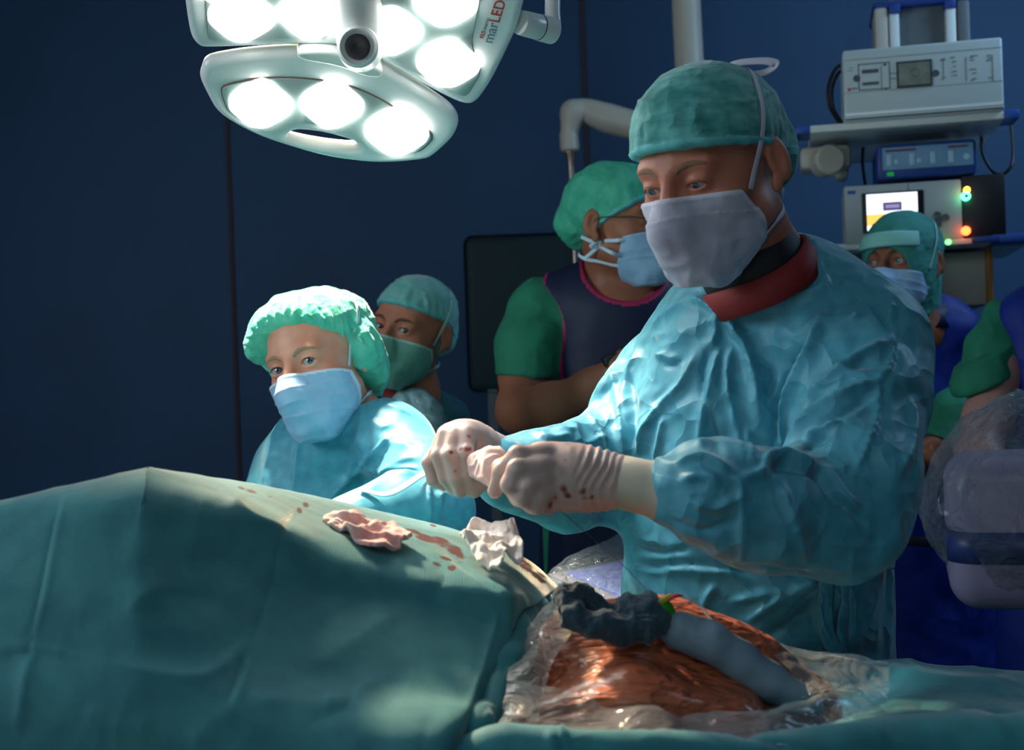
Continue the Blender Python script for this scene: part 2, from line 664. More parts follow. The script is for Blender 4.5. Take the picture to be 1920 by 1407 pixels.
def relax(V, F, it=1, w=0.5):
    E = np.concatenate([F[:, [0, 1]], F[:, [1, 2]], F[:, [2, 3]], F[:, [3, 0]]])
    for _ in range(it):
        acc = np.zeros_like(V); cnt = np.zeros(len(V))
        for a, b in ((0, 1), (1, 0)):
            for c in range(3):
                acc[:, c] += np.bincount(E[:, a], V[E[:, b], c], len(V))
            cnt += np.bincount(E[:, a], minlength=len(V))
        V = V * (1 - w) + w * acc / np.maximum(cnt, 1)[:, None]
    return V

def solid(name, s, h, m, parent=None, disp=None, proj=1, smooth_it=0, fmat=None, label=None, attr=None, lo=None, hi=None, rel=1):
    V, F = extract(s, h, lo=lo, hi=hi)
    if proj:
        V, n = project(s, V, proj)
    if rel:
        V = relax(V, F, rel, 0.5)
    n = vnormals(V, F)
    if disp is not None:
        V = V + n * disp(V, n)[:, None]
    if smooth_it:
        V = relax(V, F, smooth_it, 0.5)
    fm = fmat(V, F, n) if fmat is not None else None
    at = attr(V) if attr is not None else None
    return link(name, V, F, m, parent, fmat=fm, label=label, attr=at)

# ---------------------------------------------------------------- cloth folds traced as lines over the front of a thing
def uv_of(V):
    q = V - CAM
    d = q @ FWD
    return (q @ RIGHT) / d * FPX + 960.0, 703.5 - (q @ UPV) / d * FPX, d

def folds(lines, conv=None, front=True):
    """lines = [(points in photograph pixels, width px, height m)]; each is a ridge (or a groove when negative) modelled into the cloth"""
    L = []
    for pts, w, a in lines:
        p = np.array(pts, float)
        if conv is not None:
            p = np.array([conv(*q) for q in p])
        L.append((spline(p, 5) if len(p) > 2 else p, w, a))
    def f(V, n):
        u, v, d = uv_of(V)
        view = (V - CAM); view /= np.linalg.norm(view, axis=1)[:, None]
        facing = np.clip(-(n * view).sum(1) * 2.2, 0, 1)
        out = np.zeros(len(V))
        for p, w, a in L:
            lo, hi = p.min(0) - 3 * w, p.max(0) + 3 * w
            m = (u > lo[0]) & (u < hi[0]) & (v > lo[1]) & (v < hi[1])
            if not m.any(): continue
            q = np.stack([u[m], v[m]], 1)
            best = np.full(len(q), 1e9); tt = np.zeros(len(q))
            nseg = len(p) - 1
            for i in range(nseg):
                ab = p[i + 1] - p[i]
                t = np.clip(((q - p[i]) @ ab) / max(ab @ ab, 1e-9), 0, 1)
                dd = np.linalg.norm(q - p[i] - t[:, None] * ab, axis=1)
                b = dd < best
                best[b] = dd[b]; tt[b] = (i + t[b]) / nseg
            tap = np.clip(np.minimum(tt, 1 - tt) * 5 + 0.15, 0, 1)
            x = best / w
            prof = np.exp(-np.abs(x) ** 1.3 * 1.6)
            out[m] += a * prof * tap
        return out * facing if front else out
    return f

# ---------------------------------------------------------------- cloth sheets from a net of points
def net(rows, nu, nv):
    """rows of (u, v, d) points; returns a fine grid (nv x nu) of world positions"""
    A = np.array([[P(*q) for q in r] for r in rows])
    B_ = np.array([spline(r, nu) for r in A])
    C_ = np.array([spline(B_[:, j], nv) for j in range(B_.shape[1])])
    return C_.transpose(1, 0, 2)

def grid_faces(nr, nc):
    i = np.arange(nr - 1)[:, None] * nc + np.arange(nc - 1)[None]
    i = i.ravel()
    return np.stack([i, i + 1, i + nc + 1, i + nc], 1)

def sheet(name, rows, nu, nv, m, parent=None, disp=None, thick=0.002, attr=None, label=None, flip=False, sm=0):
    G = net(rows, nu, nv)
    nr, nc = G.shape[:2]
    V = G.reshape(-1, 3)
    F = grid_faces(nr, nc)
    if flip: F = F[:, ::-1]
    n = vnormals(V, F)
    if disp is not None:
        V = V + n * disp(V, n)[:, None]
    if sm: V = relax(V, F, sm)
    at = attr(V) if attr is not None else None
    o = link(name, V, F, m, parent, label=label, attr=at)
    if thick:
        md = o.modifiers.new('thickness', 'SOLIDIFY')
        md.thickness = thick
        md.offset = -1
    return o
# ---------------------------------------------------------------- the materials of the place
WRK = (('ridge', 9, 0.35, 0.03), ('noise', 260, 0.12, 0.002))
M_gown = material('gown_cloth', '#4897ae', rough=0.5, spec=0.35, sheen=0.2, col2='#418ca3', mottle=60,
                  bumps=(('crumple', 15, 0.75, 0.02), ('ridge', 10, 0.5, 0.02), ('noise', 420, 0.15, 0.001)))
M_gown2 = material('assistant_gown_cloth', '#4d9db4', rough=0.5, spec=0.35, sheen=0.2, col2='#458fa6', mottle=60,
                   bumps=(('ridge', 9, 0.22, 0.02), ('noise', 420, 0.12, 0.001)))
M_drape = material('drape_cloth', '#408289', rough=0.78, spec=0.25, sheen=1.0, col2='#35747e', mottle=26,
                   bumps=(('weave', 110, 0.10, 0.0015, (1, 1, 1)), ('noise', 500, 0.25, 0.0012)), stain=('#4d0f0a', 30))
M_drape2 = material('side_drape_cloth', '#2f7d86', rough=0.7, spec=0.25, sheen=0.3, col2='#2a727c', mottle=40,
                    bumps=(('ridge', 8, 0.2, 0.02), ('noise', 420, 0.15, 0.001)))
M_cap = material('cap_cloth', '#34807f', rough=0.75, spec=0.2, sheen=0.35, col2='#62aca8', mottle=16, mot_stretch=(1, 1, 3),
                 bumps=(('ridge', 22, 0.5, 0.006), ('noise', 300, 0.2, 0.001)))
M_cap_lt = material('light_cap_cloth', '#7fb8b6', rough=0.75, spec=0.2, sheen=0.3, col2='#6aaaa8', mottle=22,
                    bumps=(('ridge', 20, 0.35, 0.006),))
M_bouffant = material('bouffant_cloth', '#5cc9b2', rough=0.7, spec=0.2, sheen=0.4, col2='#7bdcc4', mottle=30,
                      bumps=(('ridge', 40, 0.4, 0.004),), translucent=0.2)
M_band = material('cap_band_cloth', '#86c8c2', rough=0.7, bumps=(('noise', 200, 0.1, 0.001),))
M_hem = material('cap_hem_cloth', '#5fb5b8', rough=0.7)
M_mask_w = material('white_mask_cloth', '#b4b2c4', rough=0.7, sheen=0.3, col2='#a8a6ba', mottle=50,
                    bumps=(('noise', 500, 0.15, 0.0008), ('ridge', 14, 0.15, 0.008)))
M_mask_b = material('blue_mask_cloth', '#9dc0e0', rough=0.7, sheen=0.2, col2='#90b6da', mottle=40,
                    bumps=(('noise', 500, 0.12, 0.0008), ('ridge', 14, 0.1, 0.008)))
M_mask_g = material('green_mask_cloth', '#6fae9f', rough=0.75, sheen=0.2, col2='#65a294', mottle=20,
                    bumps=(('ridge', 18, 0.3, 0.008),))
M_tie = material('mask_tie_cloth', '#c2c3d2', rough=0.7)
M_tie_lt = material('mask_edge_cloth', '#c9dcec', rough=0.7)
SK = (('noise', 60, 0.06, 0.003), ('noise', 700, 0.08, 0.0006))
M_skin = material('skin', '#b9775f', rough=0.5, spec=0.4, col2='#a9664f', mottle=14, bumps=SK, sss=0.08)
M_skin_f = material('fair_skin', '#dc9c84', rough=0.48, spec=0.4, col2='#cc8268', mottle=16, bumps=SK, sss=0.08)
M_skin_t = material('tan_skin', '#9a5f48', rough=0.5, spec=0.35, col2='#8a523d', mottle=10, bumps=SK)
M_brow = material('eyebrow_hair', '#80604a', rough=0.8, bumps=(('noise', 600, 0.6, 0.002, (1, 1, 1)),))
M_brow_d = material('dark_eyebrow_hair', '#5a3a2a', rough=0.8)
M_eye = material('eye_white', '#aaa3a2', rough=0.15, spec=0.6)
M_iris = material('grey_iris', '#4d5f68', rough=0.15, spec=0.8)
M_iris_d = material('brown_iris', '#2a211c', rough=0.15, spec=0.8)
M_pupil = material('pupil', '#050505', rough=0.05, spec=1.0)
M_lid = material('eyelid_edge', '#7a4438', rough=0.5)
M_hair = material('fair_hair', '#7b6a3c', rough=0.6)
M_glove = material('latex_glove', '#c4aca4', rough=0.42, spec=0.45, col2='#b89e98', mottle=12,
                   bumps=(('noise', 60, 0.12, 0.004), ('ridge', 30, 0.10, 0.003)), stain=('#7a2a1c', 60), sss=0.05)
M_swab = material('gauze', '#d9cfc9', rough=0.9, sheen=0.3, col2='#e2dcd8', mottle=30, bumps=(('noise', 160, 0.4, 0.003),), stain=('#c04a44', 40))
M_swab_p = material('blood_tinged_gauze', '#dcbcb8', rough=0.75, sheen=0.2, col2='#d29a96', mottle=22, bumps=(('noise', 140, 0.4, 0.003),))
M_sponge = material('dark_blue_cloth', '#2c4656', rough=0.95, sheen=0.3, col2='#223845', mottle=30, bumps=(('noise', 220, 0.8, 0.004), ('noise', 60, 0.5, 0.006)))
M_strip = material('grey_blue_wrap', '#7892a4', rough=0.6, col2='#6c8698', mottle=30, bumps=(('ridge', 20, 0.25, 0.006), ('noise', 200, 0.2, 0.001)), coat=0.15, stain=('#8a5048', 40))
M_belly = material('skin_under_orange_film', '#b8623f', rough=0.38, spec=0.5, coat=0.35, col2='#a65536', mottle=8,
                   bumps=(('ridge', 20, 0.8, 0.012, (0.3, 1, 1.8)), ('ridge', 60, 0.8, 0.005, (0.18, 1, 1.6))), stain=('#5f1c14', 30))
M_film = film_material('clear_film', (0.50, 0.56, 0.60), 0.06, 0.14, 14, 1.0, top=0.5)
M_film_edge = film_material('clear_film_bunched', (0.7, 0.66, 0.6), 0.22, 0.3, 30, 1.0, (1, 1, 1))
M_bag = film_material('clear_bag', (0.24, 0.29, 0.34), 0.14, 0.14, 30, 1.0)
M_green_scrub = material('green_scrub_cloth', '#1d7a5c', rough=0.8, col2='#1a7056', mottle=20, bumps=(('ridge', 9, 0.35, 0.02),))
M_apron = material('navy_apron', '#131c3c', rough=0.55, spec=0.3, bumps=(('ridge', 5, 0.2, 0.02),))
M_pink = material('pink_trim', '#a3124e', rough=0.6)
M_blue_gown = material('royal_blue_cloth', '#0c2886', rough=0.6, spec=0.3, bumps=(('ridge', 7, 0.35, 0.03),))
M_blue_dk = material('dark_blue_belt', '#060b20', rough=0.6)
M_collar_d = material('black_collar', '#0d1018', rough=0.7)
M_collar_r = material('dark_red_collar', '#7a1418', rough=0.7)
M_white_p = material('white_paint', '#d5dcdc', rough=0.32, spec=0.5)
M_white_d = material('white_housing', '#cfd6d4', rough=0.3, spec=0.5)
M_panel = material('lamp_panel', '#9fb3b1', rough=0.4)
M_seam = material('panel_seam', '#6b5a50', rough=0.6)
M_black = material('black_plastic', '#08090b', rough=0.35)
M_cable = material('black_cable', '#07080b', rough=0.5)
M_grey = material('grey_metal', '#8d9a9c', rough=0.4, metal=0.2)
M_grey_d = material('dark_grey_metal', '#5c656a', rough=0.5)
M_steel = material('steel', '#8c8078', rough=0.3, metal=0.8)
M_blue_cap = material('blue_plastic', '#1c4fa8', rough=0.4)
M_blue_dev = material('blue_housing', '#123a86', rough=0.45)
M_cream = material('cream_paint', '#b5b0a6', rough=0.45)
M_orange = material('orange_paint', '#b07a2c', rough=0.6)
M_line = material('printed_line', '#4c5a60', rough=0.7)
M_red_p = material('printed_red', '#c63a22', rough=0.6)
M_grey_p = material('printed_grey', '#6d7c86', rough=0.6)
M_floor_lt = material('teal_floor', '#1f4a50', rough=0.35, bumps=(('noise', 8, 0.05, 0.01),))

# ---------------------------------------------------------------- room
def struct(o):
    o['kind'] = 'structure'
    return o

M_wall = material('dark_blue_wall', '#26476a', rough=0.62, spec=0.3, col2='#244465', mottle=3)
room = Fr((0, 0, 0))
struct(box('wall_back', room, (-3.5, 4.25, 0), (3.5, 4.35, 3.2), M_wall))
struct(box('wall_left', room, (-2.62, 0.5, 0), (-2.52, 4.25, 3.2), M_wall))
struct(box('wall_right', room, (3.2, 0.5, 0), (3.3, 4.25, 3.2), M_wall))
struct(box('floor', room, (-3.5, -1.5, -0.05), (3.5, 4.35, 0), M_floor_lt))
struct(box('ceiling', room, (-3.5, -1.5, 3.2), (3.5, 4.35, 3.3), material('ceiling_paint', '#c9d3d6', rough=0.8)))
M_joint = material('wall_joint', '#3a2a2c', rough=0.8)
for k, x in enumerate((P(437, 560, 4.24)[0], P(1098, 200, 4.24)[0], P(1500, 200, 4.24)[0] + 0.9)):
    struct(box('trim_%d' % (k + 1), room, (x - 0.006, 4.243, 0.1), (x + 0.006, 4.25, 3.2), M_joint))
struct(box('baseboard_back', room, (-2.52, 4.22, 0), (3.2, 4.25, 0.1), M_grey_d))
# ---------------------------------------------------------------- heads
EYX, EYY, EYZ = 0.032, 0.071, 0.006

def head_solid(open_=0.0052, low=0.0, nose=1.0, jaw=1.0):
    s = uni(0.03, ell((0, -0.018, 0.042), (0.077, 0.097, 0.080)),
            ell((0, 0.028, -0.015), (0.066, 0.060, 0.088)),
            cap((0, 0.025, -0.060), (0, 0.066, -0.098 * jaw), 0.046, 0.021),
            cap((0.045, -0.005, -0.055), (0.018, 0.064, -0.097), 0.020, 0.015),
            cap((-0.045, -0.005, -0.055), (-0.018, 0.064, -0.097), 0.020, 0.015))
    s = uni(0.016, s, cap((0.012, 0.078, 0.024), (0.044, 0.068, 0.026), 0.011, 0.009),
            cap((-0.012, 0.078, 0.024), (-0.044, 0.068, 0.026), 0.011, 0.009),
            ell((0.045, 0.050, -0.020), (0.020, 0.021, 0.018)), ell((-0.045, 0.050, -0.020), (0.020, 0.021, 0.018)))
    s = sub(s, uni(0.001, sph((EYX + 0.001, 0.102, 0.005), 0.023), sph((-EYX - 0.001, 0.102, 0.005), 0.023)), 0.014)
    s = uni(0.010, s, cap((0, 0.087, 0.016), (0, 0.111 * nose, -0.030), 0.0075, 0.0115),
            cap((0.012, 0.098, -0.035), (-0.012, 0.098, -0.035), 0.008, 0.008))
    # mouth
    s = uni(0.006, s, cap((0.020, 0.080, -0.064), (-0.020, 0.080, -0.064), 0.008, 0.008))
    lids = [ell((sx * EYX, EYY, EYZ), (0.0162, 0.0148, 0.0140)) for sx in (1, -1)]
    s = uni(0.005, s, *lids)
    for sx in (1, -1):
        # the slit between the lids
        s = sub(s, ell((sx * (EYX + 0.0005), EYY + 0.016, EYZ - low), (0.0140, 0.014, open_)), 0.0015)
        # crease above the lid
        s = sub(s, cap((sx * (EYX - 0.012), EYY + 0.0155, EYZ + 0.0095), (sx * (EYX + 0.013), EYY + 0.012, EYZ + 0.0090), 0.0012, 0.0012), 0.003)
    # ears
    for sx in (1, -1):
        R = np.array(Matrix.Rotation(math.radians(20 * sx), 3, 'Z') @ Matrix.Rotation(math.radians(-12), 3, 'X'))
        e = ell((sx * 0.083, -0.020, 0.002), (0.0065, 0.0165, 0.030), R)
        e = sub(e, ell((sx * 0.0895, -0.014, 0.004), (0.007, 0.0085, 0.019), R), 0.004)
        e = uni(0.005, e, ell((sx * 0.079, -0.012, -0.026), (0.006, 0.009, 0.011)))
        s = uni(0.006, s, e)
    return s

def cranium(r=0.008):
    return uni(0.03, ell((0, -0.018, 0.042), (0.077 + r, 0.097 + r, 0.080 + r)), ell((0, 0.028, -0.015), (0.066 + r, 0.060 + r, 0.088 + r)))

def mask_solid(hd, bs=0.3, top=0.0, zc=-0.004, back=0.014, bot=-0.128, puff=0.0, edge=0.0012, side=0.0, width=1.0):
    m = uni(0.03, ell((0, 0.034, -0.045), (0.069 * width, 0.066 + puff, 0.078)), sph((0, 0.064, -0.088), 0.036),
            cap((0, 0.098, -0.012), (0, 0.108 + puff, -0.040), 0.012, 0.019), cap((0, 0.104 + puff, -0.045), (0, 0.082 + puff, -0.090), 0.018, 0.026))
    m = uni(0.012, m, grow(hd, 0.0035))
    pl = [half((0, -0.22, 1.0), (0, 0.09, zc)), half((0, -1.0, bs), (0, back, -0.04)), half((0, 0.10, -1), (0, 0.05, bot))]
    def f(p):
        d = m(p)
        b = np.maximum(np.maximum(pl[0](p), pl[1](p)), pl[2](p))
        d = d - edge * np.clip(1 - np.abs(b + 0.004) / 0.004, 0, 1)
        k = 0.002
        h = np.maximum(k - np.abs(d - b), 0) / k
        return np.maximum(d, b) + h * h * k * 0.25
    return S(f, [-0.09, back - 0.01, bot - 0.01], [0.09, 0.16, 0.03]), pl

def eye(parent, fr, sc_, sx, gaze=(0, 0), iris=None, r=0.0125):
    """eyeball with iris and pupil caps; gaze = (sideways, up) in degrees"""
    R = np.array(Matrix.Rotation(math.radians(-gaze[0]), 3, 'Z') @ Matrix.Rotation(math.radians(gaze[1]), 3, 'X'))
    V, F, fm = [], [], []
    nr, ns = 26, 32
    for i in range(nr + 1):
        th = math.pi * i / nr
        for k in range(ns):
            ph = 2 * math.pi * k / ns
            rr = r * (1 + 0.03 * math.exp(-(th / 0.42) ** 2))
            q = np.array([math.sin(th) * math.cos(ph), math.cos(th), math.sin(th) * math.sin(ph)]) * rr
            V.append(R @ q + np.array([sx * EYX, EYY, EYZ]))
    for i in range(nr):
        for k in range(ns):
            F.append((i * ns + k, i * ns + (k + 1) % ns, (i + 1) * ns + (k + 1) % ns, (i + 1) * ns + k))
            th = math.pi * (i + 0.5) / nr
            fm.append(2 if th < 0.20 else (1 if th < 0.52 else 0))
    V = fr.w(np.array(V) * sc_)
    return link('eyeball', V, F, [M_eye, iris or M_iris, M_pupil], parent, fmat=fm)

def on_surface(s, pts, off, it=6):
    """press points on to a solid, off above it"""
    V = np.array(pts, float)
    for _ in range(it):
        g = grad(s, V, 0.002)
        g = g / (np.linalg.norm(g, axis=1)[:, None] + 1e-9)
        V = V - (s(V) - off)[:, None] * g * 0.9
    g = grad(s, V, 0.003)
    return V, g / (np.linalg.norm(g, axis=1)[:, None] + 1e-9)

def ribbon(name, s, pts, w, m, parent, fr, sc_, off=0.0012, press=True, n=8, normals=None, label=None):
    q = spline(pts, 8)
    if press:
        q, nn = on_surface(s, q, off)
    else:
        g = grad(s, q, 0.003); nn = g / (np.linalg.norm(g, axis=1)[:, None] + 1e-9)
    V, F = tube_geo(q, w, n, flat=0.16, flat_dir=nn)
    return link(name, fr.w(V * sc_), F, m, parent, label=label)

def head_parts(root, fr, k, skin, opts):
    """cap, mask, ties, eyes, eyebrows of one head; returns the head solid in world space"""
    hd = head_solid(opts.get('open', 0.0052), opts.get('low', 0), jaw=opts.get('jaw', 1.0))
    h = opts.get('h', 0.0026)
    cap_kind = opts.get('cap', 'skull')
    # ---- cap
    cz, slope = opts.get('cap_z', 0.052), opts.get('cap_slope', 0.35)
    if cap_kind == 'skull':
        c0 = uni(0.02, cranium(0.007), ell((0, -0.095, 0.035), (0.05, 0.035, 0.05)))
        if opts.get('front'):
            c0 = uni(0.03, c0, ell((-0.01, 0.018, 0.062), (0.074, 0.078, 0.068)))
        if opts.get('bun'):
            c0 = uni(0.02, c0, ell((0, -0.110, 0.005), (0.055, 0.034, 0.042)))
        pl = half((0, slope, -1), (0, 0.07, cz))
        dome = ell((0, -0.02, 0.06), (0.3, 0.3, 0.3))
        c1 = inter(c0, pl, 0.004)
        pb = half((0, 0, -1), (0, 0, -0.03 if opts.get('bun') else 0.0))
        c1 = inter(c1, pb, 0.004)
        if opts.get('bun'):
            c1 = uni(0.012, c1, ell((0, -0.100, -0.012), (0.056, 0.030, 0.040)))
    elif cap_kind == 'bouffant':
        c0 = uni(0.03, ell((0.016, -0.022, 0.062), (0.108, 0.112, 0.074)), ell((0.004, -0.060, -0.002), (0.092, 0.064, 0.098)))
        pl = half((0, slope, -1), (0, 0.07, cz))
        c1 = inter(c0, pl, 0.008)
        face_hole = ell((0, 0.075, cz - 0.115), (0.068, 0.108, 0.112))
        c1 = sub(c1, face_hole, 0.004)
        c1 = uni(0.010, c1, *[ell((sx * 0.080, -0.026, 0.012), (0.033, 0.034, 0.046)) for sx in (1, -1)])
    else:   # hood
        c0 = uni(0.03, cranium(0.009), cap((0, -0.025, -0.04), (0, -0.035, -0.12), 0.078, 0.072))
        hole = ell((0, 0.10, -0.022), (0.058, 0.075, 0.062))
        c1 = sub(c0, hole, 0.004)
        c1 = inter(c1, half((0, -0.5, -1), (0, 0, -0.12)), 0.004)
        pl = None
    def cdisp(V, n):
        q = fr.loc(V) / k
        out = 0.0022 * k * (ridged(q * np.array([1, 1, 1.6]), 30, 2, 3) - 0.4) + opts.get('cap_noise', 0.003) * k * (fbm(q, 22, 2, 5) - 0.5)
        if pl is not None:
            b = -pl(q)
            a = np.arctan2(q[:, 0], q[:, 1] + 0.02)
            if cap_kind == 'bouffant':
                hf = np.abs(np.linalg.norm((q - np.array([0, 0.075, cz - 0.115])) / np.array([0.068, 0.108, 0.112]), axis=1) - 1) * 0.09
                b = np.minimum(b, hf)
                t = a * 17 + 2.2 * fbm(q, 18, 2, 9) * 3
                out = out * 1.6 + 0.0055 * k * np.sin(t * 2) * np.exp(-b / 0.030) * np.clip(b / 0.004, 0, 1) + 0.009 * k * (fbm(q, 14, 2, 8) - 0.5)
            else:
                out += 0.0012 * k * np.sin(a * 26 + 4 * fbm(q, 20, 2, 4)) * np.exp(-((b - 0.02) / 0.02) ** 2)
                out += 0.0018 * k * (b < 0.006)      # the hem
                s2 = np.clip(1 - np.abs(b - 0.055 - 0.012 * np.sin(a * 2)) / 0.0035, 0, 1)   # the seam over the crown
                out += 0.002 * k * s2
        return out
    hem_w = 0.0055
    def cm(V, F, n):
        if pl is None: return np.zeros(len(F), int)
        q = fr.loc(V[F].mean(1)) / k
        return (np.abs(pl(q)) < hem_w).astype(int) if cap_kind == 'skull' else np.zeros(len(F), int)
    solid('surgical_cap', placed(c1, fr, k), h, [opts.get('cap_mat', M_cap), M_hem], root, disp=cdisp, fmat=cm)
    # ---- mask
    ms, pls = mask_solid(hd, **opts.get('mask', {}))
    mm = opts.get('mask_mat', M_mask_b)
    def mdisp(V, n):
        q = fr.loc(V) / k
        out = np.zeros(len(V))
        t = -pls[0](q)
        side = np.clip(1.0 - np.abs(q[:, 0]) / 0.075, 0, 1)
        pl_n = opts.get('pleats', 3)
        for i in range(pl_n):
            z = 0.026 + 0.019 * i + 0.004 * np.sin(q[:, 0] * 40 + i)
            x = (t - z) / 0.006
            out += 0.0016 * np.clip(1 - x, 0, 1) * (x > 0) * np.clip(t / 0.02, 0, 1)
        mn = opts.get('mask_noise', 1.0)
        out += mn * 0.0045 * (fbm(q, 26, 2, 15) - 0.5) * np.clip(t / 0.03, 0, 1) + mn * 0.0030 * (ridged(q, 18, 2, 16) - 0.5) * np.clip((t - 0.04) / 0.03, 0, 1)
        return out * k
    def mf(V, F, n):
        q = fr.loc(V[F].mean(1)) / k
        return ((pls[0](q) > -0.0055) | (pls[1](q) > -opts.get('side_band', 0.007))).astype(int)
    mk = solid('face_mask', placed(ms, fr, k), h * 0.8, [mm, opts.get('edge_mat', M_tie)], root, disp=mdisp, fmat=mf)
    # ---- ties
    both = uni(0.004, hd, c0)
    for sx in opts.get('ties', (1, -1)):
        if opts.get('top_tie', True):
            y0 = opts.get('mask', {}).get('back', 0.014)
            ribbon('mask_tie', both, [(sx * 0.068, y0 + 0.006, -0.018), (sx * 0.080, y0 - 0.022, 0.045), (sx * 0.070, y0 - 0.05, 0.09), (sx * 0.025, -0.085, 0.112)],
                   opts.get('tie_w', 0.0042), opts.get('tie_mat', M_tie), mk, fr, k)
        y0 = opts.get('mask', {}).get('back', 0.014)
        nk = uni(0.02, hd, cap((0, -0.03, -0.05), (0, -0.06, -0.15), 0.052, 0.056))
        ribbon('mask_tie', nk, [(sx * 0.055, y0, -0.085), (sx * 0.065, -0.03, -0.075), (sx * 0.045, -0.075, -0.062), (sx * 0.004, -0.092, -0.055)],
               0.0038, opts.get('tie_mat', M_tie), mk, fr, k, off=0.003)
    # ---- eyes and brows
    for sx in (1, -1):
        eye(root, fr, k, sx, opts.get('gaze', (0, 0)), opts.get('iris'))
        lid = [(sx * (EYX - 0.0135), EYY + 0.0108, EYZ - 0.001 - opts.get('low', 0)), (sx * (EYX - 0.004), EYY + 0.0152, EYZ + opts.get('open', 0.005) - opts.get('low', 0)),
               (sx * (EYX + 0.006), EYY + 0.0150, EYZ + opts.get('open', 0.005) * 0.9 - opts.get('low', 0)), (sx * (EYX + 0.0145), EYY + 0.0080, EYZ - opts.get('low', 0))]
        q, nn = on_surface(hd, spline(lid, 6), 0.0002)
        V, F = tube_geo(q, [0.0003, 0.0009, 0.0009, 0.0004], 6)
        link('eyelashes', fr.w(V * k), F, opts.get('lash', M_lid), root)
        bz = opts.get('brow_dz', 0)
        br = [(sx * 0.013, 0.09, 0.021 + bz), (sx * 0.026, 0.09, 0.028 + bz), (sx * 0.040, 0.08, 0.029 + bz), (sx * 0.052, 0.06, 0.022 + bz)]
        q, nn = on_surface(hd, spline(br, 6), -0.0008)
        V, F = tube_geo(q, [0.0032, 0.0042, 0.0034, 0.0012], 8, flat=0.45, flat_dir=nn)
        link('eyebrow', fr.w(V * k), F, opts.get('brow', M_brow), root)
    return placed(hd, fr, k)

def body(name_label, root, skin, parts, h=0.003, k=0.02, disp=None):
    return solid('body', uni(k, *parts), h, skin, root, disp=disp)

def legs_and_shoes(root, x, y, hip, gown_m, yaw=0, shoe_m=None):
    """trousers and clogs below the gown down to the floor"""
    f = Fr((x, y, 0), yaw)
    for sx in (-0.1, 0.1):
        s = chain([f.w((sx, 0, hip)), f.w((sx, 0, hip * 0.5)), f.w((sx, 0.01, 0.07))], [0.085, 0.065, 0.055], 0.02)
        solid('trouser_leg', s, 0.012, gown_m, root, rel=1)
        s = uni(0.02, cap(f.w((sx, 0.04, 0.045)), f.w((sx, -0.13, 0.038)), 0.045, 0.038))
        solid('shoe', s, 0.008, shoe_m or M_white_p, root)
# ---------------------------------------------------------------- surgical lamp
LN = np.array([0.05, -0.60, -0.80]); LN /= np.linalg.norm(LN)       # the way the lamp faces: down and towards the table
LC = P(665, 92, 1.70)
LX = np.cross([0, 0, 1.0], LN); LX /= np.linalg.norm(LX); LX = -LX if LX[0] < 0 else LX
LY = np.cross(LN, LX); LY = -LY if LY[2] < 0 else LY
def lamp_xy(u, v, off=0.0):
    """where the sight line through (u, v) meets the lamp's own face plane"""
    d = P(u, v, 1.0) - CAM
    t = ((LC + LN * off - CAM) @ LN) / (d @ LN)
    q = CAM + d * t - LC
    return q @ LX, q @ LY
lamp = thing('surgical_lamp', LC - LN * 0.06, 'large white three-lobed operating lamp lit above the patient, with marLED lettering', 'lamp')
def round_poly(q, n=2):
    for _ in range(n):
        nxt = np.roll(q, -1, 0)
        q = np.stack([q * 0.78 + nxt * 0.22, q * 0.22 + nxt * 0.78], 1).reshape(-1, 2)
    return q
def poly_dist(p, q):
    """signed distance from points p to the closed outline q"""
    d = np.full(len(p), 1e9); ins = np.zeros(len(p), bool)
    for i in range(len(q)):
        a_, b_ = q[i], q[(i + 1) % len(q)]
        e = b_ - a_
        w = p - a_
        t = np.clip((w @ e) / max(e @ e, 1e-12), 0, 1)
        d = np.minimum(d, ((w - t[:, None] * e) ** 2).sum(1))
        c = ((a_[1] <= p[:, 1]) & (b_[1] > p[:, 1])) | ((b_[1] <= p[:, 1]) & (a_[1] > p[:, 1]))
        if abs(e[1]) > 1e-12:
            ins ^= c & (p[:, 0] < a_[0] + (p[:, 1] - a_[1]) / e[1] * e[0])
    d = np.sqrt(d)
    return np.where(ins, -d, d)
def lamp_plate(name, outline, z0, z1, bev, m, parent, holes=(), smooth=True, off=0.0, label=None, hole=None):
    qs = [np.array([lamp_xy(u, v, off) for u, v in pl]) for pl in [outline] + list(holes)]
    if smooth: qs = [round_poly(q) for q in qs]
    if z1 - z0 > 0.012:
        zc_, th = (z0 + z1) / 2, (z1 - z0) / 2
        def f(p):
            w = p - LC
            xy = np.stack([w @ LX, w @ LY], 1)
            z = np.abs(w @ LN - zc_) - th
            d = poly_dist(xy, qs[0])
            for h_ in qs[1:]: d = np.maximum(d, -poly_dist(xy, h_))
            a_, b_ = d + bev, z + bev
            return np.sqrt(np.maximum(a_, 0) ** 2 + np.maximum(b_, 0) ** 2) + np.minimum(np.maximum(a_, b_), 0) - bev
        c = np.array([LC + x * LX + y * LY + z * LN for x, y in qs[0] for z in (z0, z1)])
        return solid(name, S(f, c.min(0), c.max(0)), 0.0028, m, parent, rel=0, label=label)
    q = qs[0]
    cen = q.mean(0)
    bm = bmesh.new()
    rings = []
    for zz, ins in ((z0, 0.0), (z1 - bev, 0.0), (z1, bev)):
        qq = q + (cen - q) / np.linalg.norm(cen - q, axis=1)[:, None] * ins
        rings.append([bm.verts.new(Vector(LC + x * LX + y * LY + zz * LN)) for x, y in qq])
    n = len(q)
    for r0, r1 in zip(rings, rings[1:]):
        for i in range(n): bm.faces.new((r0[i], r0[(i + 1) % n], r1[(i + 1) % n], r1[i]))
    bm.faces.new(rings[0][::-1]); bm.faces.new(rings[-1])
    bmesh.ops.triangulate(bm, faces=[f_ for f_ in bm.faces if len(f_.verts) > 4])
    return bm_link(name, bm, m, parent, label=label, autosmooth=50)
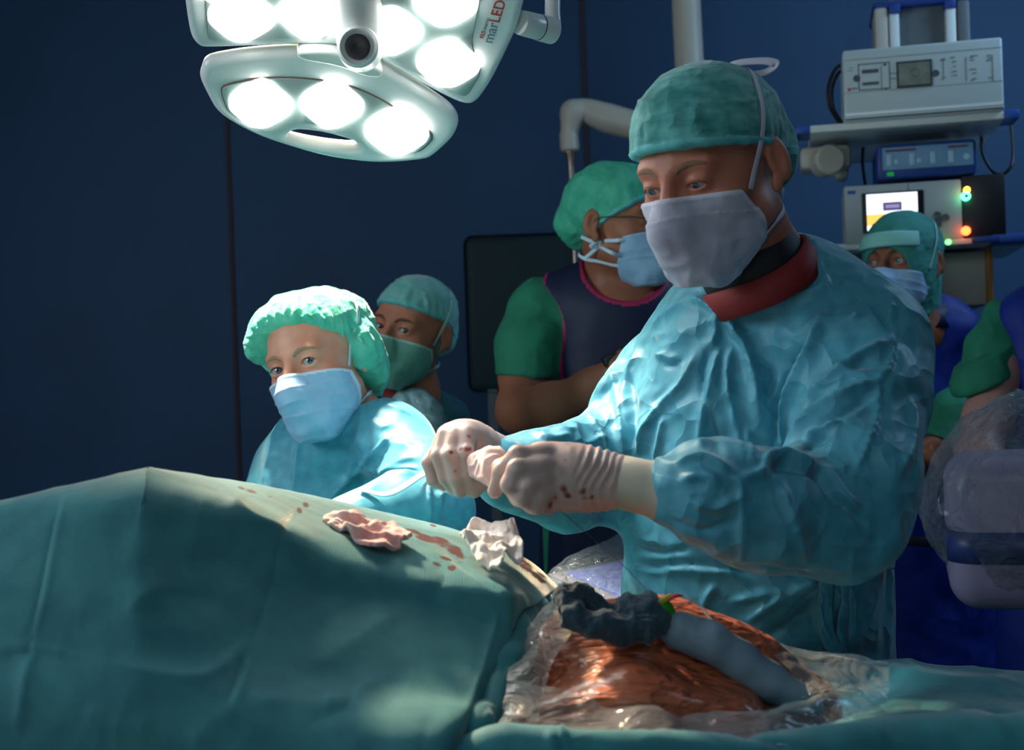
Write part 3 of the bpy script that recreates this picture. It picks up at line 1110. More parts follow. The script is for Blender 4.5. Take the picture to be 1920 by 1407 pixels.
def zl(pts, ox=330, oy=0, s=2.526):
    return [(ox + x / s, oy + y / s) for x, y in pts]
lobeA = zl([(120, 340), (130, 310), (165, 290), (330, 262), (560, 245), (780, 268), (960, 305), (1120, 400), (1300, 520), (1338, 570), (1340, 610), (1310, 670), (1215, 755), (1180, 768),
            (1060, 782), (920, 784), (700, 755), (450, 680), (330, 630), (195, 550), (140, 450), (108, 380)])
panA = zl([(208, 415), (240, 395), (380, 366), (540, 362), (700, 375), (850, 408), (1000, 480), (1240, 632), (1170, 710), (1120, 722), (950, 734), (915, 690), (860, 638), (700, 592), (575, 570), (550, 577), (450, 632), (350, 590), (245, 525), (222, 470)])
slot = zl([(515, 655), (560, 630), (600, 628), (700, 640), (830, 675), (862, 700), (835, 708), (740, 700), (640, 685), (560, 668)])
lobeB = zl([(30, -160), (38, 0), (60, 150), (75, 200), (110, 235), (150, 240), (380, 232), (570, 222), (760, 225), (860, 240), (860, -160)])
panB = zl([(130, -150), (140, 40), (150, 170), (165, 192), (400, 184), (620, 172), (738, 180), (738, -150)])
lobeC = zl([(760, -160), (760, 200), (900, 262), (980, 300), (1180, 420), (1340, 500), (1400, 508), (1440, 480), (1500, 390), (1570, 250), (1625, 130), (1690, -160)])
panC = zl([(880, -150), (880, 200), (1000, 258), (1200, 370), (1340, 448), (1375, 452), (1400, 420), (1452, 330), (1400, 215), (1412, 130), (1470, -150)])
M_lens = material('lamp_lens_light', '#ffffff', emit=14.0, ecol=(1.0, 0.965, 0.90))
M_lens_c = material('lamp_lens_core', '#e6c8c8', emit=1.15, ecol=(1.0, 0.86, 0.86))
LENSES = {'A': [(402, 480, 1), (738, 483, 1), (1045, 612, 1)], 'B': [(312, 65, 1.06), (640, 55, 1.06), (220, -110, 1.06)], 'C': [(1010, 135, 1.02), (1288, 287, 1.0), (1275, 0, 1.02)]}
lens_shape = [(-152, -25), (-150, 25), (-120, 55), (-50, 112), (0, 118), (40, 112), (130, 60), (153, 25), (150, -20), (90, -70), (45, -110), (0, -116), (-70, -95), (-130, -55)]
for key, lo_, pn, hl in (('A', lobeA, panA, [slot]), ('B', lobeB, panB, []), ('C', lobeC, panC, [])):
    lb = lamp_plate('lamp_head', lo_, -0.026, 0.0, 0.012, M_white_p, lamp, hl)
    lamp_plate('lens_frame', pn, -0.002, 0.0022, 0.0008, M_seam, lb)
    cen = np.mean(pn, 0)
    pn2 = [tuple(cen + (np.array(q) - cen) * 0.985) for q in pn]
    lamp_plate('lens_panel', pn2, 0.0, 0.0034, 0.0008, M_panel, lb)
    for (x, y, s_) in LENSES[key]:
        o1 = lamp_plate('led_lens', zl([(x + a * s_, y + b * s_) for a, b in lens_shape]), 0.001, 0.008, 0.003, M_lens, lb)
        lamp_plate('led_core', zl([(x + a, y + b) for a, b in ((-16, -14), (14, -18), (18, 12), (-12, 16))]), 0.0075, 0.0088, 0.0002, M_lens_c, lb, smooth=False)
# centre bracket, camera handle
lamp_plate('centre_bracket', zl([(570, 215), (760, 215), (985, 300), (975, 350), (900, 345), (760, 290), (575, 262)]), -0.02, 0.012, 0.006, M_white_d, lamp)
hx = P(671, 88, 1.63); hax = P(671, 88, 1.63) - P(664, -8, 1.60); hax /= np.linalg.norm(hax)
hdir = np.array([0.02, -0.985, -0.17]); hdir /= np.linalg.norm(hdir)
lathe('handle_hub', P(668, -30, 1.64), hax, [(0, 0.034), (0.04, 0.033), (0.075, 0.031), (0.086, 0.026)], M_white_d, lamp, 40)
hub = lathe('camera_housing', hx + (-hdir) * 0.04, hdir, [(0, 0.029), (0.03, 0.0275), (0.042, 0.0265), (0.046, 0.0225), (0.044, 0.0195)], M_white_d, lamp, 48)
lathe('camera_lens', hx + hdir * 0.0035, hdir, [(0, 0.0162), (0.003, 0.0160), (0.0035, 0.010), (0.002, 0.002)], M_black, hub, 40)
# side joint and arm
a = P(975, 42, 1.70); b = P(1037, 58, 1.74)
ax = (b - a) / np.linalg.norm(b - a); Lj = np.linalg.norm(b - a)
arm = lathe('arm_joint', a, ax, [(0, 0.016), (Lj * 0.12, 0.0165), (Lj * 0.55, 0.0172), (Lj * 0.56, 0.0168), (Lj * 0.58, 0.0178), (Lj * 0.97, 0.0182), (Lj, 0.016)], M_white_d, lamp, 40)
lathe('joint_ring', a + ax * Lj * 0.555, ax, [(0, 0.0176), (0.0009, 0.0176)], M_black, arm, 40)
tube('support_arm', [P(1038, 45, 1.735), P(1036, 20, 1.74), P(1036, -40, 1.76), P(1030, -220, 1.85), P(1010, -420, 1.95)], 0.0105, M_white_d, lamp, n=18)
# lettering
def lettering(txt, u, v, du, dv, height_px, m, bold=0.0, name='lettering', off=0.0008, par=None):
    cu = bpy.data.curves.new('t', 'FONT'); cu.body = txt; cu.size = 1.0; cu.extrude = 0.004; cu.offset = bold
    ob = bpy.data.objects.new('t', cu); sc.collection.objects.link(ob)
    dg = bpy.context.evaluated_depsgraph_get()
    me = bpy.data.meshes.new_from_object(ob.evaluated_get(dg))
    V = np.array([q.co[:] for q in me.vertices]); F = [tuple(p_.vertices) for p_ in me.polygons]
    bpy.data.objects.remove(ob); bpy.data.curves.remove(cu)
    return V, F
def lamp_text(txt, u, v, ang, h, m, bold=0.0):
    V, F = lettering(txt, 0, 0, 0, 0, 0, m, bold)
    p0 = np.array(lamp_xy(u, v)); a_ = math.radians(ang)
    p1 = np.array(lamp_xy(u + 20 * math.cos(a_), v - 20 * math.sin(a_)))
    d = (p1 - p0); d /= np.linalg.norm(d); nrm = np.array([-d[1], d[0]])
    p2 = np.array(lamp_xy(u + 20 * math.cos(a_), v - 20 * math.sin(a_)))
    s_ = np.linalg.norm(p1 - p0) / 20 * h
    X = p0 + V[:, :1] * s_ * d + V[:, 1:2] * s_ * nrm
    W = LC + X[:, :1] * LX + X[:, 1:2] * LY + (0.0006 + V[:, 2:3] * 0.02) * LN
    link('lettering', W, F, m, lamp, smooth=False)
    return V[:, 0].max() * h
wm = lamp_text('mar', 923, 82, 72, 25, M_grey_p)
lamp_text('LED', 923 + wm * 1.02 * math.cos(math.radians(72)), 82 - wm * 1.02 * math.sin(math.radians(72)), 72, 25, M_red_p, 0.012)
lamp_text('KLS', 906, 72, 72, 9, M_red_p, 0.02)
lamp_text('martin', 911, 56, 72, 9, M_grey_p)
# ---------------------------------------------------------------- equipment boom on the right
EY = -13.0
def at_fr(u, v, d, yaw=EY):
    return Fr(P(u, v, d), yaw)
def px(n, d): return n / FPX * d
def span(f, u1):
    o = f.o - CAM; x = f.R[:, 0]
    k_ = (u1 - 960.0) / FPX
    return (k_ * (o @ FWD) - o @ RIGHT) / (x @ RIGHT - k_ * (x @ FWD))
ED = 3.0
boom = thing('equipment_boom', P(1735, 0, 3.35) * np.array([1, 1, 0]) + np.array([0, 0, 1.0]), 'grey ceiling equipment column with two white blue-capped shelves behind the surgeon', 'medical boom')
f = at_fr(1730, 0, 3.35, EY)
box('column', f, (-px(58, 3.3), -0.06, -px(5, 3.3)), (px(52, 3.3), 0.10, 3.2 - f.o[2]), M_cream, boom, 0.02)
cr = box('column_collar', f, (-px(96, 3.3), -0.10, -px(28, 3.3)), (px(76, 3.3), 0.12, -px(14, 3.3)), M_blue_dev, boom, 0.01)
box('column_body', f, (-px(50, 3.3), -0.08, -px(500, 3.3)), (px(56, 3.3), 0.12, -px(24, 3.3)), M_grey_d, boom, 0.01)
for x0, x1, m_ in ((-94, -70, M_cream), (-68, -50, M_white_p), (32, 50, M_white_p), (52, 74, M_grey_d)):
    box('rail', f, (px(x0, 3.3), -0.11, -px(480, 3.3)), (px(x1, 3.3), 0.02, -px(28, 3.3)), m_, boom, 0.006)
for x0 in (-68, 30):
    box('rail_cap', f, (px(x0, 3.3), -0.115, -px(42, 3.3)), (px(x0 + 20, 3.3), 0.0, -px(24, 3.3)), M_blue_dev, boom, 0.003)
# upper shelf (front edge from (1490,250) to (1910,215))
f = at_fr(1492, 252, 2.99)
L = span(f, 1912)
sh = box('shelf', f, (0.03, 0, 0), (L - 0.03, 0.52, px(15, 2.9)), M_white_p, boom, 0.004, label='upper white shelf with blue corners')
for x0 in (0.0, L - 0.033):
    box('corner_cap', f, (x0, -0.003, -0.001), (x0 + 0.033, 0.09, px(15, 2.9) + 0.001), M_blue_cap, sh, 0.004)
# side joint under the shelf
jc = P(1548, 303, 3.05)
arm = box('bracket_arm', Fr(P(1500, 320, 3.08), EY), (0, 0, 0), (px(95, 3.05), 0.10, px(45, 3.05)), M_cream, boom, 0.015)
lathe('arm_joint', jc + np.array([0, 0.02, 0]), (0.1, -1, 0), [(0, 0.036), (0.045, 0.036), (0.052, 0.031)], M_cream, boom, 36)
box('bracket_arm', Fr(P(1566, 335, 3.12), EY), (0, 0, 0), (px(24, 3.1), 0.08, px(66, 3.1)), M_cream, boom, 0.01)
tube('cable', [P(1620, 262, 3.2), P(1617, 300, 3.2), P(1622, 345, 3.2), P(1630, 400, 3.25)], 0.004, M_cable, boom)
# lower shelf
f = at_fr(1520, 474, 3.02)
L = span(f, 1945)
s2 = box('shelf', f, (0, 0, 0), (L, 0.5, px(14, 2.93)), M_white_p, boom, 0.004, label='lower white shelf with a green light')
box('corner_cap', f, (L - px(82, 2.93), -0.003, -0.001), (L, 0.09, px(15, 2.9) + 0.001), M_blue_cap, s2, 0.004)
box('shelf_rail', f, (px(295, 2.93), -0.006, 0.001), (px(345, 2.93), -0.001, px(13, 2.93)), M_blue_dev, s2, 0.002)
M_led_g = material('green_light', '#35ff50', emit=6.0, ecol=(0.1, 1.0, 0.12))
M_led_r = material('red_light', '#ff4020', emit=8.0, ecol=(1.0, 0.10, 0.02))
M_led_o = material('orange_light', '#ffa020', emit=7.0, ecol=(1.0, 0.45, 0.03))
M_led_t = material('mint_light', '#40ffa0', emit=6.0, ecol=(0.08, 1.0, 0.40))
def led(u, v, d, r, m, parent, ring=None):
    lathe('indicator_light', P(u, v, d), (-0.22, -1, 0), [(-0.004, r), (0.001, r), (0.003, r * 0.6)], m, parent, 20)
    if ring:
        lathe('light_ring', P(u, v, d) + np.array([0, -0.0035, 0]), (-0.22, -1, 0), [(0, r * 0.45), (0.001, r * 0.4)], ring, parent, 16)
led(1778, 454, 2.92, px(5, 2.92), M_led_g, s2)
box('end_panel', at_fr(1762, 577, 3.06), (0, 0.0, 0), (px(92, 3.0), 0.4, px(106, 3.0)), M_cream, boom, 0.012)
box('orange_post', at_fr(1852, 577, 3.02), (0, 0.0, 0), (px(12, 3.0), 0.03, px(120, 3.0)), M_orange, boom, 0.003)
box('lower_tray', at_fr(1540, 560, 3.1), (0, 0.0, 0), (px(200, 3.0), 0.4, px(88, 3.0)), M_grey_d, boom, 0.006)
box('hanging_column', at_fr(1645, 1350, 3.35), (0, 0.02, 0), (px(160, 3.1), 0.2, px(900, 3.1)), M_grey_d, boom, 0.01)

# ---- electrosurgical generator on the upper shelf
f = at_fr(1584, 229, 2.95)
W, H = span(f, 1884), px(137, 2.9)
gen = thing('generator', f.w((W / 2, 0.15, 0)), 'light grey generator box with a small screen standing on the upper shelf', 'medical device')
M_gen = material('pale_grey_enamel', '#bccbd0', rough=0.35)
hs = box('housing', f, (0, 0.004, 0), (W, 0.22, H), M_gen, gen, 0.006, 3)
def fp(x0, y0, x1, y1):   # faceplate zoom pixels (5.333 per photo pixel) -> local
    # the front spans zoom x 108..1705, y at left 170..890
    return ((x0 - 108) / 1597 * W, 1 - (y1 - 170 + (x0 - 108) * 0.0845) / 715, (x1 - 108) / 1597 * W, 1 - (y0 - 170 + (x0 - 108) * 0.0845) / 715)
def plate(name, x0, y0, x1, y1, m_, dep=0.001, par=None):
    a = fp(x0, y0, x1, y1)
    return box(name, f, (a[0], 0.004 - dep, a[1] * H), (a[2], 0.006, a[3] * H), m_, par or gen, 0)
def frame(x0, y0, x1, y1, w, m_, name='printed_frame'):
    bm = bmesh.new()
    for q in ((x0, y0, x1, y0 + w), (x0, y1 - w, x1, y1), (x0, y0, x0 + w, y1), (x1 - w, y0, x1, y1)):
        a = ((q[0] - 108) / 1597 * W, 1 - (q[3] - 170 + (x0 - 108) * 0.0845) / 715, (q[2] - 108) / 1597 * W, 1 - (q[1] - 170 + (x0 - 108) * 0.0845) / 715)
        add_box(bm, f, (a[0], 0.003, a[1] * H), (a[2], 0.006, a[3] * H))
    return bm_link(name, bm, m_, gen)
plate('lower_bevel', 112, 800, 1700, 825, material('bright_enamel', '#e6f0f4', rough=0.2))
box('panel_line', f, (0.002, 0.0034, H * 0.855), (W - 0.002, 0.006, H * 0.862), M_grey_p, gen)
box('panel_line', f, (0.002, 0.0034, H * 0.40), (W - 0.002, 0.006, H * 0.406), M_grey_p, gen)
box('seam_line', f, (0.002, 0.0034, 0.004), (W - 0.002, 0.006, 0.007), M_black, gen)
frame(262, 305, 585, 570, 9, M_line)
for (a0, b0, a1, b1) in ((300, 362, 470, 400), (300, 488, 470, 518)):
    plate('connector_socket', a0, b0, a1, b1, M_line)
plate('label_text', 520, 300, 552, 318, M_black); plate('label_text', 520, 540, 552, 556, M_black)
plate('printed_rule', 495, 320, 500, 560, M_line)
plate('printed_rule', 585, 395, 650, 402, M_line); plate('printed_rule', 585, 445, 650, 452, M_line)
plate('printed_mark', 150, 545, 180, 575, M_red_p); plate('printed_mark', 185, 545, 250, 556, M_line)
plate('printed_mark', 170, 340, 215, 346, M_grey_p); plate('printed_mark', 150, 370, 215, 376, M_grey_p)
bz = plate('screen_frame', 650, 285, 1005, 545, material('screen_bezel', '#2c3a3e', rough=0.4), 0.004)
a = fp(672, 305, 985, 522)
scrn = box('screen', f, (a[0], -0.0012, a[1] * H), (a[2], 0.002, a[3] * H), material('grey_green_screen', '#7f8a7c', rough=0.3, col2='#6a7568', mottle=40), bz)
c = fp(840, 385, 842, 387)
lathe('knob', f.w((c[0], 0.001, c[1] * H)), f.R @ np.array([0, -1, 0]), [(0, 0.012), (0.002, 0.011), (0.003, 0.009), (0.0021, 0.008)], M_grey_d, bz, 28)
for xx in (245, 1040):
    c = fp(xx, 445 if xx < 500 else 390, xx + 2, 447 if xx < 500 else 392)
    lathe('handle_ring', f.w((c[0], 0.003, c[1] * H)), f.R @ np.array([0, -1, 0]), [(0, 0.008), (0.002, 0.007), (0.001, 0.004)], M_line, gen, 24)
rng = random.Random(4)
for (x_, ys, w_) in ((1090, (250, 262, 430, 448), 60), (1190, (235, 275, 320, 372, 408), 60), (1380, (220, 235, 260, 350, 385, 440, 455), 75), (1540, (215, 240, 262, 430), 60)):
    for y_ in ys:
        x2 = x_ + rng.randint(0, 25)
        plate('printed_mark', x2, y_, x2 + rng.randint(25, w_), y_ + 9, M_grey_p)
for (x_, y0_, y1_) in ((1115, 260, 430), (1340, 230, 470), (1600, 210, 470)):
    plate('printed_rule', x_, y0_, x_ + 7, y1_, M_grey_p)
# cables of the generator
cb = thing('power_cable', P(1560, 200, 3.0), 'pair of black cables looping behind the left end of the generator', 'cable')
tube('cable', [P(1586, 118, 3.08), P(1566, 130, 3.05), P(1553, 165, 3.03), P(1556, 200, 3.03), P(1574, 232, 3.05)], 0.0042, M_cable, cb)
tube('cable', [P(1590, 124, 3.10), P(1570, 140, 3.07), P(1560, 170, 3.05), P(1563, 205, 3.05), P(1580, 232, 3.07)], 0.0042, M_cable, cb)
tag(tube('power_cable', [P(1840, 258, 3.1), P(1843, 290, 3.05), P(1862, 322, 3.02), P(1882, 326, 3.0), P(1898, 305, 3.0), P(1898, 262, 3.05), P(1893, 215, 3.1)], 0.004, M_cable),
    'thin black cable hanging in a loop under the right end of the upper shelf', 'cable')

# ---- blue device
f = at_fr(1645, 338, 2.98)
W, H = span(f, 1832), px(66, 2.95)
dev = thing('suction_pump', f.w((W / 2, 0.15, 0)), 'small blue device with a pale button panel below the upper shelf', 'medical device')
box('housing', f, (0, 0, 0), (W, 0.2, H), M_blue_dev, dev, 0.008)
fc = box('button_panel', f, (W * 0.06, -0.002, H * 0.26), (W * 0.97, 0.002, H * 0.90), material('pale_blue_panel', '#6c98bc', rough=0.4), dev, 0.001)
box('panel_stripe', f, (W * 0.09, -0.003, H * 0.78), (W * 0.40, 0, H * 0.84), material('brown_print', '#6b3c40', rough=0.6), fc)
box('panel_stripe', f, (W * 0.72, -0.003, H * 0.78), (W * 0.92, 0, H * 0.84), material('brown_print', '#6b3c40', rough=0.6), fc)
for i, x_ in enumerate((0.10, 0.33, 0.54, 0.72)):
    box('button', f, (W * x_, -0.004, H * 0.36), (W * (x_ + 0.055), 0, H * 0.70), material('pale_button', '#9fc0d8', rough=0.4), fc, 0.001)
    if i < 2:
        lathe('round_button', f.w((W * (x_ + 0.095), -0.001, H * 0.48)), (-0.22, -1, 0), [(0, 0.006), (0.002, 0.005)], material('pale_button', '#9fc0d8'), fc, 16)
lathe('round_button', f.w((W * 0.90, -0.001, H * 0.5)), (-0.22, -1, 0), [(0, 0.008), (0.002, 0.007)], material('pale_button', '#9fc0d8'), fc, 20)
box('power_switch', f, (W * 0.10, -0.003, H * 0.09), (W * 0.17, 0.001, H * 0.2), material('dim_green_light', '#0c8a3c', emit=0.25, ecol=(0.02, 0.6, 0.12)), dev)

# ---- video processor with lit screen
f = at_fr(1586, 460, 3.00)
W, H = span(f, 1806), px(112, 2.95)
vid = thing('video_processor', f.w((W / 2, 0.15, 0)), 'silver video unit with a bright display on the lower shelf', 'medical device')
M_sil = material('silver_front', '#a9b2b6', rough=0.4)
box('housing', f, (0, 0, 0), (W, 0.22, H), M_sil, vid, 0.004)
box('front_seam', f, (W * 0.55, -0.001, 0.002), (W * 0.556, 0.001, H - 0.002), M_grey_p, vid)
bz = box('display_frame', f, (W * 0.15, -0.004, H * 0.18), (W * 0.68, 0.001, H * 0.86), M_black, vid, 0.002)
def scr(nm, x0, z0, x1, z1, colr, e, y=-0.006):
    box(nm, f, (W * x0, y, H * z0), (W * x1, -0.004, H * z1), material(nm + '_glow', colr, emit=e, ecol=colr), bz)
scr('display', 0.19, 0.22, 0.625, 0.83, (0.80, 0.83, 1.0), 1.6)
scr('display_band', 0.19, 0.30, 0.42, 0.49, (1.0, 0.62, 0.12), 1.1, -0.0066)
scr('display_field', 0.42, 0.22, 0.625, 0.50, (0.25, 0.42, 1.0), 1.1, -0.0066)
scr('display_window', 0.33, 0.54, 0.49, 0.68, (0.10, 0.08, 0.22), 0.5, -0.0066)
scr('display_text', 0.35, 0.58, 0.47, 0.64, (0.45, 0.35, 0.65), 0.6, -0.0072)
box('maker_mark', f, (W * 0.03, -0.001, H * 0.86), (W * 0.10, 0.001, H * 0.92), M_blue_cap, vid)
for x_, z_ in ((0.79, 0.42), (0.86, 0.37), (0.79, 0.26), (0.80, 0.33)):
    lathe('socket', f.w((W * x_, 0, H * z_)), (-0.22, -1, 0), [(0, 0.009), (0.003, 0.008), (0.001, 0.005)], M_grey_d, vid, 20)
blk = box('socket_module', f, (W * 1.003, 0.0, 0.0), (W * 1.36, 0.2, H * 1.05), material('dark_module', '#10131c', rough=0.4), vid, 0.003)
led(1813, 356, 2.92, px(6, 2.92), M_led_o, blk)
led(1811, 368, 2.92, px(8.5, 2.92), M_led_t, blk, M_panel)
led(1811, 433, 2.92, px(8.5, 2.92), M_led_r, blk)

# ---- arm with hanging pole on the back wall side
ivp = thing('swivel_arm', P(1075, 240, 3.6), 'grey jointed ceiling arm with a thin pole hanging from its elbow', 'medical arm')
tube('arm', [P(1300, 262, 3.5), P(1200, 238, 3.55), P(1140, 222, 3.58), P(1100, 208, 3.6), P(1072, 207, 3.6)], [0.040, 0.040, 0.042, 0.034, 0.03], M_cream, ivp, n=20)
solid('elbow', uni(0.02, cap(P(1075, 212, 3.6), P(1068, 250, 3.6), 0.034, 0.026), cap(P(1100, 206, 3.6), P(1076, 212, 3.6), 0.030, 0.034)), 0.006, M_cream, ivp)
e0 = P(1067, 248, 3.6); dn = P(1070, 300, 3.6) - e0; dn /= np.linalg.norm(dn)
lathe('sleeve', e0, dn, [(0, 0.026), (0.004, 0.027), (0.05, 0.027), (0.056, 0.02)], M_cream, ivp, 28)
tube('pole', [P(1068, 282, 3.6), P(1071, 312, 3.6), P(1073, 380, 3.6), P(1079, 490, 3.6), P(1083, 700, 3.6)], [0.018, 0.010, 0.0095, 0.0095, 0.0095], M_steel, ivp, n=16)
tube('ceiling_mount', [P(1300, 262, 3.5), P(1300, 262, 3.5) + np.array([0, 0.05, 0.5]), np.array([P(1300, 262, 3.5)[0], 3.55, 3.2])], 0.04, M_cream, ivp, n=16)

# ---- grey board leaning by the wall
bm = bmesh.new()
f = Fr(P(878, 738, 3.95), 0)
add_box(bm, f, (0, 0, 0), (px(300, 3.95), 0.03, px(296, 3.95)), 0.03, 4)
brd = thing('lead_shield', f.w((0.2, 0.01, -0.9)), 'dark grey rounded mobile shield panel behind the nurse by the blue wall', 'shield panel')
bm_link('panel', bm, material('dark_shield', '#22363c', rough=0.55, spec=0.15), brd, autosmooth=40)
for x_ in (0.06, 0.42):
    box('stand_leg', f, (x_, 0.005, -f.o[2]), (x_ + 0.03, 0.03, 0.01), M_grey_d, brd)

# ---- touch monitor in a clear bag
def sheetbox(name, pts, thick, m, parent, bev=0.003):
    """flat slab whose front is the quad pts (world)"""
    pts = [np.asarray(q, float) for q in pts]
    n = np.cross(pts[1] - pts[0], pts[-1] - pts[0]); n /= np.linalg.norm(n)
    if n @ (pts[0] - CAM) < 0: n = -n
    bm = bmesh.new()
    a_ = [bm.verts.new(q) for q in pts]; b_ = [bm.verts.new(q + n * thick) for q in pts]
    bm.faces.new(a_); bm.faces.new(b_[::-1])
    for i in range(len(pts)):
        j = (i + 1) % len(pts)
        bm.faces.new((a_[i], b_[i], b_[j], a_[j]))
    if bev: bmesh.ops.bevel(bm, geom=list(bm.edges), offset=bev, segments=2, affect='EDGES')
    return bm_link(name, bm, m, parent, autosmooth=40)
mon = thing('touch_monitor', P(1110, 1080, 2.2), 'purple lit touch screen in a clear plastic bag left of the surgeon', 'monitor')
MO = P(1022, 1076, 2.10)
ex = P(1180, 1045, 2.42) - MO
ey = P(1190, 1150, 2.02) - MO
def mq(a, b, off=0.0): 
    nn = np.cross(ex, ey); nn /= np.linalg.norm(nn)
    if nn[2] < 0: nn = -nn
    return MO + ex * a + ey * b + nn * off
sheetbox('screen_housing', [mq(0, 0), mq(1.25, 0), mq(1.25, 1.15), mq(0, 1.15)], 0.03, material('screen_rim', '#8d828c', rough=0.35), mon, 0.004)
sheetbox('touch_screen', [mq(0.14, 0.09, 0.004), mq(1.15, 0.09, 0.004), mq(1.15, 0.95, 0.004), mq(0.14, 0.95, 0.004)], 0.005, material('purple_screen', '#5563c0', rough=0.3, emit=0.20, ecol=(0.23, 0.26, 0.9), col2='#7f88d8', mottle=18, mot_stretch=(1, 1, 3)), mon, 0.001)
tube('monitor_stand', [mq(0.6, 0.6, -0.035), mq(0.6, 0.6, -0.2), mq(0.6, 0.6, -0.2) * np.array([1, 1, 0])], 0.025, M_grey_d, mon, sp=0)
bag = [[(1012, 1085, 2.12), (1050, 1055, 2.15), (1110, 1025, 2.2), (1180, 992, 2.3), (1260, 960, 2.35)],
       [(1022, 1092, 2.05), (1060, 1068, 2.1), (1115, 1050, 2.15), (1180, 1040, 2.2), (1260, 1035, 2.25)],
       [(1035, 1110, 2.0), (1070, 1100, 2.03), (1120, 1100, 2.03), (1190, 1108, 2.03), (1260, 1110, 2.03)],
       [(1045, 1150, 1.95), (1080, 1150, 1.97), (1130, 1155, 1.97), (1190, 1160, 1.97), (1260, 1160, 1.97)]]
sheet('plastic_cover', bag, 14, 14, M_bag, mon, disp=lambda V, n: 0.010 * (ridged(V, 16, 2, 3) - 0.5), thick=0)

# ---- draped imaging head at the right edge
cf = Fr(P(1852, 1152, 1.93), -17)
ca = thing('imaging_head', cf.w((0.1, 0.1, 0)), 'purple-grey rounded equipment head with a blue band wrapped in a clear bag', 'medical device')
bm = bmesh.new()
add_box(bm, cf, (-0.052, 0, 0), (0.36, 0.24, 0.235), 0.045, 6)
hb = bm_link('housing', bm, material('mauve_housing', '#8e86a6', rough=0.35), ca, autosmooth=50)
bm = bmesh.new()
add_box(bm, cf, (-0.0545, -0.0025, 0.075), (0.3625, 0.3025, 0.122), 0.045, 6)
bmesh.ops.delete(bm, geom=[], context='VERTS')
bm.free()
# the band follows the rounded corner
def round_band(z0, z1, off, m, name):
    pr = []
    r = 0.047
    for t in np.linspace(math.pi, 1.5 * math.pi, 12):
        pr.append((-0.052 + r + math.cos(t) * (r + off), 0 + r + math.sin(t) * (r + off)))
    pr = [(-0.052 - off, 0.20)] + pr + [(0.36, -off)]
    V, F = [], []
    for x, y in pr: V += [cf.w((x, y, z0)), cf.w((x, y, z1))]
    for i in range(len(pr) - 1): F.append((2 * i, 2 * i + 2, 2 * i + 3, 2 * i + 1))
    o = link(name, np.array(V), F, m, ca)
    md = o.modifiers.new('thickness', 'SOLIDIFY'); md.thickness = 0.002; md.offset = 0
round_band(0.075, 0.123, 0.0012, material('navy_band', '#2c3f78', rough=0.4), 'blue_band')
tube('support_arm', [cf.w((0.24, 0.12, 0.02)), cf.w((0.24, 0.12, -0.3)), cf.w((0.24, 0.12, -cf.o[2] + 0.02))], 0.05, M_grey, ca)
bagp = sub(uni(0.05, ell(cf.w((0.125, 0.12, 0.155)), (0.212, 0.20, 0.165)), ell(cf.w((0.18, 0.14, 0.24)), (0.18, 0.18, 0.10))), half((0, 0, 1), cf.w((0, 0, -0.5))), 0.01)
solid('plastic_cover', bagp, 0.005, M_bag, ca, disp=lambda V, n: 0.016 * (fbm(V, 9, 2, 2) - 0.5) + 0.016 * (ridged(V * np.array([1, 1, 0.5]), 18, 2, 3) - 0.5) + 0.010 * (0.5 - crumple(V, 22, 5)))
# ================================================================ the people
def zc(ox, oy, s):
    return lambda x, y: (ox + x / s, oy + y / s)

# ---------------------------------------------------------------- the surgeon
HS = Fr(P(1334, 326, 1.50), 136, -20, 0)
KS = 0.96
surg = thing('person', P(1440, 600, 1.66) * np.array([1, 1, 0]), 'surgeon in teal gown, white mask and teal cap, looking down at his gloved hands', 'person')
opts = dict(cap='skull', cap_z=0.047, cap_slope=0.30, bun=True, mask_mat=M_mask_w, edge_mat=M_tie, pleats=1, ties=(1, -1), h=0.0024, open=0.0042, low=0.0022,
            gaze=(2, -20), iris=M_iris, brow=M_brow, front=True, mask=dict(top=0, bs=0.75, zc=-0.006, back=0.030, bot=-0.122, puff=0.004, width=0.88), mask_noise=2.2, jaw=0.94, tie_w=0.0045, cap_noise=0.004)
hs = head_parts(surg, HS, KS, M_skin, opts)
neck = chain([HS.w((0, -0.03, -0.05)), P(1432, 490, 1.60), P(1445, 600, 1.66)], [0.054, 0.048, 0.055], 0.02)
core = limb([(1445, 600, 1.68, 0.09), (1440, 900, 1.68, 0.12), (1435, 1250, 1.70, 0.12)])
solid('body', uni(0.02, hs, neck, core), 0.0026, M_skin, surg)
# collar of the shirt and warm-up jacket
def collar(name, c, axis, prof_r, hgt, m, par, sq=1.0, tilt=None, th=0.006, n=40, flare=1.18):
    fr_ = Fr(c, *axis)
    V, F = [], []
    for j, (z, r) in enumerate(((0, prof_r * flare), (hgt * 0.5, prof_r * (1 + (flare - 1) * 0.25)), (hgt, prof_r))):
        for i in range(n):
            t = 2 * math.pi * i / n
            V.append(fr_.w((math.cos(t) * r * sq, math.sin(t) * r, z + 0.006 * math.sin(t * 2 + 1))))
    for j in range(2):
        for i in range(n):
            F.append((j * n + i, j * n + (i + 1) % n, (j + 1) * n + (i + 1) % n, (j + 1) * n + i))
    o = link(name, np.array(V), F, m, par)
    md = o.modifiers.new('thickness', 'SOLIDIFY'); md.thickness = th
    return o
collar('shirt_collar', P(1440, 548, 1.585), (0, 6, -30), 0.064, 0.082, M_collar_d, surg, flare=1.06)
collar('jacket_collar', P(1443, 551, 1.586), (0, 6, -30), 0.0735, 0.036, M_collar_r, surg, flare=1.06)
torso = squash(limb([(1450, 670, 1.67, 0.150), (1442, 800, 1.67, 0.172), (1436, 1000, 1.67, 0.172), (1428, 1130, 1.68, 0.178), (1430, 1330, 1.70, 0.185), (1430, 1900, 1.72, 0.20), (1430, 2300, 1.74, 0.22)], 0.03), (0.35, -1, 0), 0.82)
